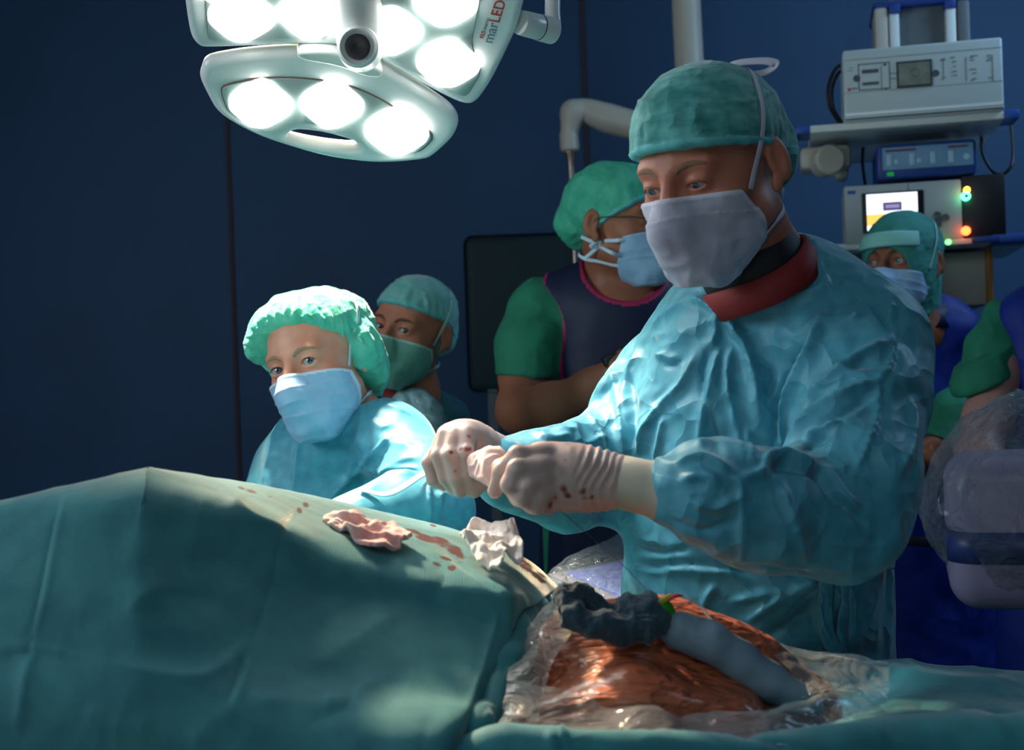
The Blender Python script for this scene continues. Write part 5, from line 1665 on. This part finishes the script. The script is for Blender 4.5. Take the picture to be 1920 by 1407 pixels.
# ---------------------------------------------------------------- the man in the hood on the right
HR = Fr(P(1690, 498, 2.745), 138, 0, 0)
hood = thing('person', P(1730, 700, 2.791) * np.array([1, 1, 0]), 'man in a dark green hood with pale forehead band, peering over the surgeon\'s shoulder', 'person')
opts = dict(cap='hood', cap_mat=material('hood_cloth', '#2a7a74', rough=0.8, col2='#358a82', mottle=20, mot_stretch=(1, 1, 2), bumps=(('ridge', 16, 0.5, 0.008),)), mask_mat=M_mask_b, edge_mat=M_mask_b, tie_mat=material('hood_tie', '#8fbcb8', rough=0.7),
            pleats=2, h=0.0036, cap_noise=0.006, gaze=(10, 0), brow=M_brow_d, mask=dict(zc=-0.014, back=0.02, puff=0.002), open=0.0058)
hr = head_parts(hood, HR, 0.915, M_skin, opts)
c_h = uni(0.03, cranium(0.0105))
ribbon('forehead_band', c_h, [(0.078, 0.03, 0.052), (0.05, 0.07, 0.052), (0.0, 0.09, 0.054), (-0.045, 0.07, 0.052), (-0.06, 0.05, 0.05)], 0.019, M_band, hood, HR, 0.915, off=0.004)
solid('body', uni(0.02, hr, chain([HR.w((0, -0.03, -0.06)), P(1720, 620, 2.772)], [0.055, 0.07]), limb([(1720, 640, 2.791, 0.055), (1720, 900, 2.791, 0.055)]),
                  limb([(1795, 740, 2.800, 0.0366), (1780, 810, 2.745, 0.0412), (1755, 858, 2.672, 0.0384), (1715, 862, 2.580, 0.0311), (1670, 850, 2.562, 0.0256)], 0.03)), 0.004, M_skin_t, hood)
hfs = [limb([(1735, 850, 2.525, 0.0110), (1750 + 3 * i, 838 + 9 * i, 2.507, 0.0101), (1775, 832 + 9 * i, 2.507, 0.0082)], 0.005) for i in range(4)]
solid('hand', uni(0.008, limb([(1790, 850, 2.562, 0.0274), (1750, 852, 2.535, 0.0238)]), *hfs), 0.0035, M_skin_t, hood)
bs = squash(limb([(1735, 650, 2.800, 0.1190), (1728, 850, 2.800, 0.1418), (1724, 1250, 2.800, 0.1739), (1724, 1500, 2.800, 0.1921)], 0.03), (0, 1, 0), 0.7)
bs = uni(0.03, bs, limb([(1640, 640, 2.837, 0.0458), (1730, 610, 2.791, 0.0549), (1785, 625, 2.763, 0.0476)], 0.03))
solid('blue_apron', bs, 0.007, M_blue_gown, hood, disp=lambda V, n: 0.02 * (0.5 - crumple(V * np.array([1, 1, 0.4]), 6, 51)) + 0.008 * (ridged(V * np.array([1, 1, 0.2]), 12, 2, 52) - 0.5))
surf_strip('belt', bs, [(1690, 1016, 2.654), (1740, 1022, 2.608), (1790, 1022, 2.654)], 0.010, M_blue_dk, hood, 0.006)
slv = limb([(1796, 735, 2.782, 0.0531), (1784, 790, 2.727, 0.0604), (1776, 850, 2.681, 0.0604)], 0.03)
slv = inter(slv, half((-0.45, 0, -1), P(1770, 828, 2.681)), 0.004)
solid('scrub_sleeve', slv, 0.005, M_green_scrub, hood, disp=lambda V, n: 0.010 * (ridged(V * np.array([1.5, 1, 0.5]), 14, 2, 61) - 0.5))
collar('dark_collar', P(1728, 612, 2.782), (0, 0, 0), 0.066, 0.045, M_apron, hood)
legs_and_shoes(hood, P(1724, 900, 2.800)[0], 2.84, 0.6, M_green_scrub)

# ---------------------------------------------------------------- the person cut off by the right edge
pr = thing('person', P(1985, 700, 2.450) * np.array([1, 1, 0]), 'person in royal blue apron and rolled green sleeve, cut off at the right edge', 'person')
hxr = Fr(P(2010, 430, 2.450), 150, 0, 0)
hd_p = placed(head_solid(), hxr, 0.935)
solid('body', uni(0.02, hd_p, chain([hxr.w((0, -0.03, -0.06)), P(2000, 600, 2.450)], [0.055, 0.08]), limb([(2010, 640, 2.431, 0.0655), (2010, 950, 2.431, 0.0655)]),
                  limb([(1880, 620, 2.450, 0.0374), (1868, 700, 2.412, 0.0430), (1852, 790, 2.375, 0.0411), (1835, 850, 2.300, 0.0355), (1880, 900, 2.207, 0.0281)], 0.03)), 0.0042, material('pale_skin', '#ad7f76', rough=0.5, bumps=SK), pr)
solid('surgical_cap', placed(inter(uni(0.02, cranium(0.007)), half((0, -0.1, -1), (0, 0.07, 0.04)), 0.004), hxr, 0.935), 0.006, M_cap, pr)
bs = uni(0.03, squash(limb([(2010, 640, 2.412, 0.1216), (2010, 900, 2.412, 0.1309), (2005, 1400, 2.412, 0.1403)], 0.03), (0, 1, 0), 0.75), limb([(1925, 595, 2.431, 0.0514), (2000, 550, 2.450, 0.0561), (2100, 590, 2.487, 0.0561)], 0.03))
solid('blue_apron', bs, 0.006, M_blue_gown, pr, disp=lambda V, n: 0.016 * (0.5 - crumple(V * np.array([1, 1, 0.4]), 6, 71)))
slv = limb([(1876, 598, 2.450, 0.0355), (1862, 660, 2.431, 0.0449), (1852, 700, 2.412, 0.0486)], 0.03)
slv = inter(slv, half((0.32, 0, -1), P(1850, 712, 2.412)), 0.004)
sl = solid('scrub_sleeve', slv, 0.0045, M_green_scrub, pr, disp=lambda V, n: 0.010 * (ridged(V * np.array([1.5, 1, 0.5]), 12, 2, 72) - 0.5))
cf_ = inter(inter(grow(limb([(1852, 640, 2.431, 0.0468), (1842, 720, 2.403, 0.0524)], 0.03), 0.006), half((0.40, 0, -1), P(1846, 722, 2.412)), 0.004), half((-0.40, 0, 1), P(1850, 662, 2.412)), 0.004)
solid('rolled_cuff', cf_, 0.0045, M_green_scrub, sl, disp=lambda V, n: 0.006 * (ridged(V, 12, 2, 73) - 0.5))
legs_and_shoes(pr, P(1995, 900, 2.468)[0], 2.46, 0.6, M_green_scrub)
# ================================================================ the table, the patient, the drapes
tb = thing('operating_table', (0.1, 1.30, 0), 'operating table hidden under the teal drapes', 'table')
box('table_top', Fr((0.1, 1.30, 0)), (-1.1, -0.17, 0.82), (1.1, 0.19, 0.90), M_black, tb, 0.02)
box('table_column', Fr((0.1, 1.30, 0)), (-0.18, -0.16, 0.06), (0.18, 0.16, 0.82), M_steel, tb, 0.02)
box('table_base', Fr((0.1, 1.30, 0)), (-0.55, -0.17, 0), (0.55, 0.17, 0.07), M_steel, tb, 0.02)

# ---- patient
pat = thing('person', (0.2, 1.36, 0.90), 'patient lying under the drapes, orange-tinted bare flank showing through clear film', 'person')
pb = uni(0.05, limb([(1000, 1330, 1.34, 0.060), (1120, 1275, 1.34, 0.072), (1240, 1262, 1.34, 0.070), (1360, 1300, 1.35, 0.066), (1490, 1340, 1.38, 0.050)], 0.04),
         limb([(1020, 1390, 1.22, 0.045), (1180, 1370, 1.22, 0.052), (1360, 1385, 1.24, 0.045)], 0.04))
def near_px(pts):
    C = [(P(u, v, d), r) for u, v, d, r in pts]
    return lambda V: np.max([np.clip(1.25 - np.linalg.norm(V - c, axis=1) / r, 0, 1) for c, r in C], 0)
belly = solid('body', pb, 0.003, M_belly, pat, disp=lambda V, n: 0.0022 * (ridged(V * np.array([0.5, 1, 1.6]), 26, 2, 81) - 0.5) + 0.002 * (fbm(V, 20, 2, 82) - 0.5),
              attr=near_px([(1210, 1192, 1.27, 0.018), (1240, 1205, 1.27, 0.014), (1110, 1292, 1.25, 0.004), (1085, 1252, 1.25, 0.003), (1320, 1262, 1.27, 0.012), (1330, 1240, 1.27, 0.010)]))
# grey-blue wrapped tube across the belly
sp_ = limb([(1248, 1178, 1.275, 0.010), (1275, 1184, 1.265, 0.0145), (1330, 1204, 1.262, 0.0155), (1390, 1240, 1.265, 0.0155), (1440, 1276, 1.27, 0.0150), (1490, 1308, 1.275, 0.012), (1530, 1328, 1.29, 0.008)], 0.02)
o = solid('wrapped_catheter', sp_, 0.0025, M_strip, None, disp=lambda V, n: 0.003 * (fbm(V, 30, 2, 84) - 0.5), attr=near_px([(1308, 1188, 1.25, 0.007), (1300, 1196, 1.25, 0.004)]))
tag(o, 'smooth grey-blue cloth-wrapped roll curving down over the patient\'s flank', 'wrap')
# dark blue crumpled cloth
M_ = zc(830, 960, 2.157)
def m3(x, y, d): return P(*(M_(x, y) + (d,)))
bl = uni(0.012, chain([m3(495, 360, 1.27), m3(530, 420, 1.255), m3(620, 455, 1.25), m3(720, 478, 1.25), m3(820, 480, 1.25), m3(895, 460, 1.255)], [0.009, 0.011, 0.011, 0.010, 0.010, 0.009], 0.01),
         cap(m3(505, 350, 1.275), m3(545, 345, 1.28), 0.012, 0.012), cap(m3(560, 375, 1.28), m3(600, 385, 1.28), 0.012, 0.010), cap(m3(640, 385, 1.28), m3(650, 400, 1.28), 0.006, 0.008),
         cap(m3(760, 395, 1.27), m3(830, 385, 1.27), 0.014, 0.014), cap(m3(800, 420, 1.265), m3(860, 440, 1.265), 0.014, 0.012), cap(m3(620, 430, 1.28), m3(760, 440, 1.28), 0.010, 0.010))
o = solid('sponge_cloth', bl, 0.0022, M_sponge, None, disp=lambda V, n: 0.011 * (fbm(V, 45, 3, 91) - 0.5) + 0.007 * (ridged(V, 60, 2, 92) - 0.5))
tag(o, 'dark blue crumpled wet cloth lying at the edge of the wound', 'cloth')
# green clip and catheter line
cl = thing('line_clip', m3(905, 420, 1.27), 'small bright green clip standing beside the dark blue cloth', 'clip')
M_gc = material('green_clip_plastic', '#1c8a1e', rough=0.35, sss=0.05)
solid('clip_body', uni(0.004, cap(m3(918, 430, 1.27), m3(900, 395, 1.268), 0.0085, 0.0080), cap(m3(900, 395, 1.268), m3(886, 375, 1.266), 0.0075, 0.0060)), 0.0014, M_gc, cl)
box('clip_tip', Fr(m3(872, 376, 1.262), 0, 0, -25), (0, -0.003, -0.001), (0.016, 0.006, 0.0045), material('yellow_green_tip', '#9a9a2a', rough=0.4), cl, 0.001)
ln = thing('catheter_line', m3(1000, 380, 1.27), 'thin clear tube with a red first section arching from the green clip', 'tube')
tube('red_section', [m3(905, 368, 1.266), m3(920, 350, 1.262), m3(945, 340, 1.262), m3(972, 340, 1.264)], [0.0022, 0.0045, 0.004, 0.0018], material('red_tube', '#d01818', rough=0.25, coat=0.5), ln, n=10, flat=0.5, flat_dir=np.array([0, 0, 1.0]))
tube('clear_section', [m3(970, 340, 1.264), m3(1010, 355, 1.268), m3(1045, 385, 1.275), m3(1080, 430, 1.28), m3(1120, 475, 1.29), m3(1168, 518, 1.30), m3(1230, 560, 1.32)], 0.0017, film_material('clear_tube', (0.75, 0.8, 0.82), 0.4, 0.1, 60, 0.6), ln, n=10)

# ---- large drape over the raised end of the table
R_ = [
    [(-260, 1250, 1.75), (0, 1200, 1.72), (140, 1180, 1.70), (280, 1160, 1.70), (380, 1170, 1.75), (480, 1190, 1.80), (600, 1210, 1.85), (720, 1230, 1.88), (860, 1260, 1.88), (1000, 1290, 1.85), (1060, 1330, 1.8)],
    [(-260, 1015, 1.34), (0, 950, 1.34), (140, 917, 1.34), (280, 886, 1.33), (380, 902, 1.42), (480, 919, 1.50), (600, 943, 1.56), (720, 971, 1.58), (860, 1003, 1.58), (985, 1052, 1.56), (1050, 1110, 1.54)],
    [(-260, 1010, 1.28), (0, 944, 1.28), (140, 911, 1.28), (277, 880, 1.28), (380, 899, 1.35), (480, 914, 1.42), (600, 940, 1.48), (720, 968, 1.51), (860, 1002, 1.52), (975, 1050, 1.50), (1040, 1108, 1.48)],
    [(-262, 1016, 1.24), (0, 950, 1.24), (140, 918, 1.24), (274, 890, 1.24), (380, 915, 1.28), (490, 945, 1.32), (610, 985, 1.36), (735, 1010, 1.38), (870, 1045, 1.39), (965, 1085, 1.38), (1010, 1130, 1.37)],
    [(-264, 1045, 1.21), (-2, 982, 1.21), (135, 955, 1.20), (270, 935, 1.20), (385, 950, 1.23), (505, 985, 1.255), (615, 1038, 1.28), (735, 1068, 1.29), (865, 1090, 1.29), (952, 1108, 1.29), (975, 1150, 1.30)],
    [(-266, 1130, 1.17), (-5, 1075, 1.17), (130, 1060, 1.165), (265, 1050, 1.165), (380, 1060, 1.195), (500, 1085, 1.225), (612, 1120, 1.25), (728, 1140, 1.258), (850, 1160, 1.258), (934, 1180, 1.262), (950, 1215, 1.25)],
    [(-268, 1250, 1.12), (-10, 1220, 1.12), (125, 1210, 1.12), (258, 1205, 1.12), (372, 1215, 1.135), (490, 1235, 1.155), (602, 1255, 1.175), (712, 1270, 1.18), (820, 1285, 1.18), (893, 1300, 1.18), (915, 1330, 1.20)],
    [(-270, 1430, 1.07), (-12, 1420, 1.07), (120, 1415, 1.07), (250, 1415, 1.07), (360, 1420, 1.07), (478, 1430, 1.07), (590, 1440, 1.07), (690, 1450, 1.07), (780, 1450, 1.07), (838, 1450, 1.085), (865, 1460, 1.16)],
    [(-272, 2100, 1.03), (-15, 2100, 1.03), (115, 2100, 1.03), (245, 2100, 1.03), (350, 2100, 1.03), (465, 2100, 1.03), (575, 2100, 1.03), (670, 2100, 1.03), (745, 2100, 1.03), (790, 2100, 1.05), (815, 2100, 1.12)],
]
def lerp3(a, b, t): return tuple(a[i] + (b[i] - a[i]) * t for i in range(3))
for _r in R_:
    _q = 0 if _r[3][1] < 960 else 1
    _r.insert(4, lerp3(_r[3], _r[4], (0.12, 0.4)[_q])); _r.insert(3, lerp3(_r[2], _r[3], (0.90, 0.6)[_q]))
R_.insert(1, [(u, v + 45, d + 0.04) for (u, v, d) in R_[1]])
D_ = zc(0, 860, 1.92)
FD = [([(225, 130), (190, 280), (150, 480), (110, 640)], 5, -0.004), ([(238, 130), (205, 290), (165, 490), (122, 650)], 7, 0.004),
      ([(0, 690), (60, 682), (120, 684), (220, 700), (420, 750), (620, 790), (760, 780), (860, 700), (900, 660)], 10, 0.009),
      ([(0, 720), (100, 700), (120, 700)], 12, -0.006), ([(120, 700), (90, 800), (60, 1000)], 10, 0.006),
      ([(880, 720), (850, 800), (820, 880)], 7, -0.009), ([(900, 720), (870, 810), (840, 880)], 9, 0.007),
      ([(1010, 270), (980, 440), (930, 600), (890, 700)], 8, -0.004), ([(740, 130), (700, 260), (680, 400)], 10, 0.003),
      ([(1060, 760), (1180, 730), (1340, 620), (1440, 560)], 22, 0.008), ([(1150, 900), (1260, 870), (1380, 790)], 16, 0.008),
      ([(1270, 840), (1240, 900), (1100, 960)], 12, -0.006), ([(600, 470), (700, 500), (820, 500)], 18, -0.006), ([(450, 560), (560, 470), (680, 480)], 12, 0.005),
      ([(900, 870), (1050, 880), (1250, 890)], 10, 0.005), ([(680, 1040), (760, 960), (850, 900)], 14, 0.005), ([(820, 140), (900, 210), (1020, 262)], 9, 0.010),
      ([(1070, 190), (1020, 260)], 6, -0.004), ([(1500, 430), (1620, 480), (1790, 500)], 12, 0.004), ([(1560, 500), (1600, 430), (1560, 380)], 9, -0.004),
      ([(1520, 330), (1640, 400), (1760, 470)], 9, 0.006), ([(1600, 340), (1720, 440), (1810, 480)], 8, -0.005),
      ([(1800, 520), (1760, 680), (1700, 860), (1610, 1040)], 7, 0.005), ([(300, 900), (420, 960), (560, 980)], 16, 0.006)]
fD = folds([(p_, w_ * 1.7, a_) for p_, w_, a_ in FD], D_, front=False)
def stain_marks(marks):
    def f(V):
        u, v, d = uv_of(V)
        out = np.zeros(len(V))
        for (a_, b_, ru, rv) in marks:
            r = np.sqrt(((u - a_) / ru) ** 2 + ((v - b_ - (u - a_) * 0.30) / rv) ** 2)
            out = np.maximum(out, np.clip(1.5 - r, 0, 1))
        return out
    return f
stD = stain_marks([(470, 925, 14, 4), (452, 919, 9, 3), (505, 935, 8, 3), (572, 950, 8, 8), (560, 962, 6, 8), (700, 985, 8, 4), (770, 998, 20, 7), (800, 1014, 34, 8), (830, 1022, 28, 12), (850, 1034, 20, 14), (862, 1050, 12, 14), (742, 1000, 12, 5),
                   (818, 1062, 12, 5), (845, 1070, 8, 6), (835, 1051, 14, 4), (755, 1012, 14, 4), (985, 1068, 16, 14), (1005, 1082, 22, 9), (975, 1052, 12, 10), (1015, 1092, 12, 6), (850, 1068, 5, 5), (812, 990, 8, 4)])
o = sheet('surgical_drape', R_, 30, 22, M_drape, None, disp=lambda V, n: -(fD(V, n)) * 0.42 - 0.004 * (fbm(V, 5, 2, 95) - 0.5) - 0.0012 * (ridged(V, 16, 2, 96) - 0.5), thick=0.002, attr=stD)
tag(o, 'large teal drape peaked at the left and spotted with blood along its lit ridge', 'drape')

# ---- side drape hanging between the big drape and the patient
S1 = [
    [(930, 1060, 1.50), (980, 1090, 1.46), (1030, 1120, 1.44), (1045, 1150, 1.44)],
    [(925, 1100, 1.37), (965, 1118, 1.36), (1000, 1140, 1.36), (1015, 1170, 1.38)],
    [(905, 1180, 1.27), (945, 1190, 1.27), (985, 1205, 1.28), (1010, 1230, 1.34)],
    [(870, 1290, 1.20), (905, 1300, 1.19), (950, 1310, 1.20), (990, 1330, 1.28)],
    [(820, 1420, 1.15), (860, 1420, 1.13), (905, 1420, 1.13), (960, 1430, 1.22)],
    [(790, 1900, 1.12), (830, 1900, 1.10), (880, 1900, 1.10), (940, 1900, 1.2)],
]
o = sheet('surgical_drape', S1, 16, 12, M_drape2, None, disp=lambda V, n: 0.010 * (ridged(V * np.array([2, 2, 0.5]), 10, 2, 97) - 0.5))
tag(o, 'smooth darker teal drape hanging just right of the big drape\'s edge', 'drape')
# ---- lower drape sheet along the front and right of the patient
S2 = [
    [(820, 1330, 1.49), (1000, 1290, 1.49), (1200, 1262, 1.50), (1420, 1245, 1.51), (1560, 1243, 1.52), (1680, 1240, 1.53), (1790, 1252, 1.54), (1920, 1262, 1.54), (2150, 1275, 1.54)],
    [(830, 1370, 1.42), (1000, 1400, 1.42), (1200, 1420, 1.42), (1420, 1400, 1.44), (1560, 1350, 1.46), (1680, 1262, 1.48), (1790, 1268, 1.46), (1920, 1285, 1.44), (2150, 1300, 1.44)],
    [(840, 1400, 1.26), (960, 1420, 1.26), (1180, 1440, 1.26), (1400, 1430, 1.28), (1560, 1380, 1.31), (1680, 1318, 1.36), (1790, 1310, 1.36), (1920, 1322, 1.34), (2150, 1330, 1.34)],
    [(850, 1405, 1.16), (940, 1372, 1.15), (1100, 1382, 1.14), (1260, 1380, 1.14), (1400, 1388, 1.16), (1560, 1368, 1.20), (1700, 1345, 1.24), (1900, 1342, 1.24), (2150, 1350, 1.24)],
    [(840, 1440, 1.10), (940, 1420, 1.09), (1100, 1432, 1.08), (1260, 1440, 1.08), (1400, 1440, 1.09), (1560, 1430, 1.12), (1700, 1410, 1.15), (1900, 1400, 1.15), (2150, 1410, 1.15)],
    [(840, 1900, 1.06), (940, 1900, 1.05), (1100, 1900, 1.04), (1260, 1900, 1.04), (1400, 1900, 1.05), (1560, 1900, 1.07), (1700, 1900, 1.1), (1900, 1900, 1.1), (2150, 1900, 1.1)],
]
FE = [([(1030, 1380), (1040, 1400)], 8, 0.004), ([(1300, 1360), (1390, 1385), (1500, 1407)], 10, -0.006), ([(930, 1360), (1000, 1350), (1100, 1360)], 10, 0.005),
      ([(1690, 1320), (1780, 1330), (1920, 1345)], 9, -0.008), ([(1660, 1250), (1700, 1270), (1800, 1285), (1920, 1290)], 14, 0.008), ([(1055, 1350), (1055, 1407)], 5, 0.003)]
fE = folds(FE, None, front=False)
o = sheet('surgical_drape', S2, 24, 14, M_drape2, None, disp=lambda V, n: -fE(V, n) - 0.010 * (fbm(V, 7, 2, 99) - 0.5) - 0.006 * (ridged(V, 12, 2, 98) - 0.5))
tag(o, 'teal drape sheet under and in front of the patient along the lower right', 'drape')

# ---- clear films
def film(name, rows, lab, m=None, amp=0.008, fr_=22, seed=3, nu=14, nv=14):
    o = sheet(name, rows, nu, nv, m or M_film, None, disp=lambda V, n: amp * (ridged(V, fr_, 2, seed) - 0.5) + amp * (0.5 - crumple(V, fr_ * 0.9, seed + 5)), thick=0)
    tag(o, lab, 'plastic film')
    return o
film('clear_film', [
    [(1030, 1128, 1.34), (1050, 1125, 1.33), (1075, 1150, 1.31), (1090, 1165, 1.29)],
    [(1000, 1165, 1.30), (1030, 1165, 1.29), (1050, 1185, 1.27), (1065, 1195, 1.26)],
    [(965, 1215, 1.27), (1000, 1220, 1.25), (1020, 1235, 1.245), (1035, 1245, 1.24)],
    [(950, 1290, 1.20), (975, 1285, 1.20), (1000, 1290, 1.20), (1020, 1300, 1.20)],
    [(945, 1345, 1.17), (970, 1340, 1.16), (995, 1345, 1.16), (1010, 1350, 1.16)]],
    'crinkled clear film edge at the upper left of the orange flank', M_film_edge, 0.006, 26, 5)
film('clear_film', [
    [(975, 1278, 1.195), (1050, 1292, 1.19), (1130, 1318, 1.185), (1210, 1326, 1.18), (1300, 1340, 1.18), (1400, 1345, 1.19), (1500, 1325, 1.22), (1570, 1290, 1.27), (1650, 1330, 1.27)],
    [(955, 1320, 1.17), (1050, 1335, 1.165), (1130, 1345, 1.16), (1225, 1325, 1.155), (1300, 1358, 1.16), (1400, 1340, 1.165), (1500, 1318, 1.19), (1570, 1305, 1.22), (1660, 1350, 1.22)],
    [(930, 1358, 1.14), (1050, 1368, 1.13), (1130, 1372, 1.125), (1225, 1352, 1.12), (1300, 1378, 1.125), (1400, 1372, 1.13), (1500, 1362, 1.15), (1580, 1360, 1.18), (1665, 1375, 1.19)],
    [(900, 1370, 1.12), (1050, 1380, 1.11), (1130, 1385, 1.10), (1225, 1378, 1.10), (1300, 1392, 1.10), (1400, 1395, 1.105), (1500, 1400, 1.12), (1580, 1400, 1.14), (1665, 1400, 1.15)]],
    'wide clear film tucked along the front edge of the orange flank', None, 0.009, 16, 7, 12, 14)
film('clear_film', [
    [(1395, 1208, 1.36), (1440, 1206, 1.37), (1500, 1218, 1.40), (1580, 1226, 1.42), (1665, 1238, 1.42)],
    [(1450, 1232, 1.31), (1490, 1235, 1.32), (1540, 1240, 1.34), (1600, 1245, 1.36), (1668, 1256, 1.36)],
    [(1490, 1275, 1.28), (1520, 1272, 1.28), (1570, 1275, 1.29), (1620, 1280, 1.30), (1668, 1290, 1.30)],
    [(1500, 1310, 1.25), (1540, 1300, 1.25), (1580, 1298, 1.26), (1625, 1310, 1.26), (1660, 1328, 1.26)]],
    'pleated clear film fanning out to the right of the orange flank', None, 0.008, 20, 11, 14, 12)

# ---- swabs on the drape
T_ = zc(580, 960, 4.0)
def t3(x, y, d): return P(*(T_(x, y) + (d,)))
def crumpled(name, outline, m, lab, seed, th=0.004, amp=0.012, lift=0.006):
    """a crumpled cloth lying on the drape: a thick sheet filled from its ragged outline, folded and curled at the rim"""
    q = np.array(outline, float)
    q = spline(np.vstack([q, q[:1]]), 10)[:-1]
    nt, nr_ = len(q), 30
    c = q.mean(0)
    V = []
    rr = []
    for i in range(nr_ + 1):
        s_ = (i / nr_)
        for j in range(nt):
            jag = 1 + 0.10 * s_ * (vnoise(np.array([[q[j, 0] * 0.02, q[j, 1] * 0.02, seed]]), 2.2, seed)[0] - 0.5)
            V.append(t3(*(c + (q[j] - c) * s_ * jag)))
            rr.append(s_)
    V = np.array(V); rr = np.array(rr)
    i = np.arange(nr_)[:, None] * nt + np.arange(nt)[None]
    j = np.arange(nr_)[:, None] * nt + (np.arange(nt)[None] + 1) % nt
    F = np.stack([i, j, j + nt, i + nt], -1).reshape(-1, 4)
    up = np.array([0.0, -0.45, 0.9])
    r1 = ridged(V * np.array([0.8, 1, 1]), 22, 2, seed); r2 = vnoise(V, 56, seed + 5)
    hgt = lift + amp * (r1 - 0.35) + amp * 0.9 * (r2 - 0.4) + amp * 0.8 * np.clip(rr - 0.72, 0, 1) * 3 * (vnoise(V, 40, seed + 9) - 0.35) + amp * 0.35 * (ridged(V, 60, 2, seed + 4) - 0.5)
    V = V + hgt[:, None] * up + 0.006 * (np.stack([vnoise(V, 30, seed + 1), vnoise(V, 30, seed + 2), vnoise(V, 30, seed + 3)], 1) - 0.5)
    o = link(name, V, F, m, None)
    md = o.modifiers.new('thickness', 'SOLIDIFY'); md.thickness = th; md.offset = 0
    densify(o)
    tag(o, lab, 'gauze')
    return o
crumpled('gauze_swab', [(80, 130, 1.375), (230, 115, 1.40), (340, 75, 1.41), (440, 130, 1.40), (540, 170, 1.39), (640, 180, 1.39), (770, 250, 1.36), (680, 320, 1.33), (520, 345, 1.31), (400, 310, 1.315), (280, 230, 1.34), (160, 180, 1.36)],
         M_swab_p, 'flat pink blood-tinged gauze lying on the lit ridge of the big drape', 101, 0.005, 0.014, 0.010)
crumpled('gauze_swab', [(1120, 235, 1.40), (1200, 195, 1.43), (1310, 215, 1.44), (1410, 195, 1.45), (1520, 230, 1.43), (1560, 300, 1.41), (1600, 400, 1.38), (1560, 470, 1.36), (1470, 430, 1.355), (1460, 555, 1.32), (1370, 560, 1.325), (1250, 440, 1.345), (1160, 330, 1.375)],
         M_swab, 'pale grey-white crumpled gauze beside the dark blood patch at the end of the big drape', 111, 0.0035, 0.022, 0.012)
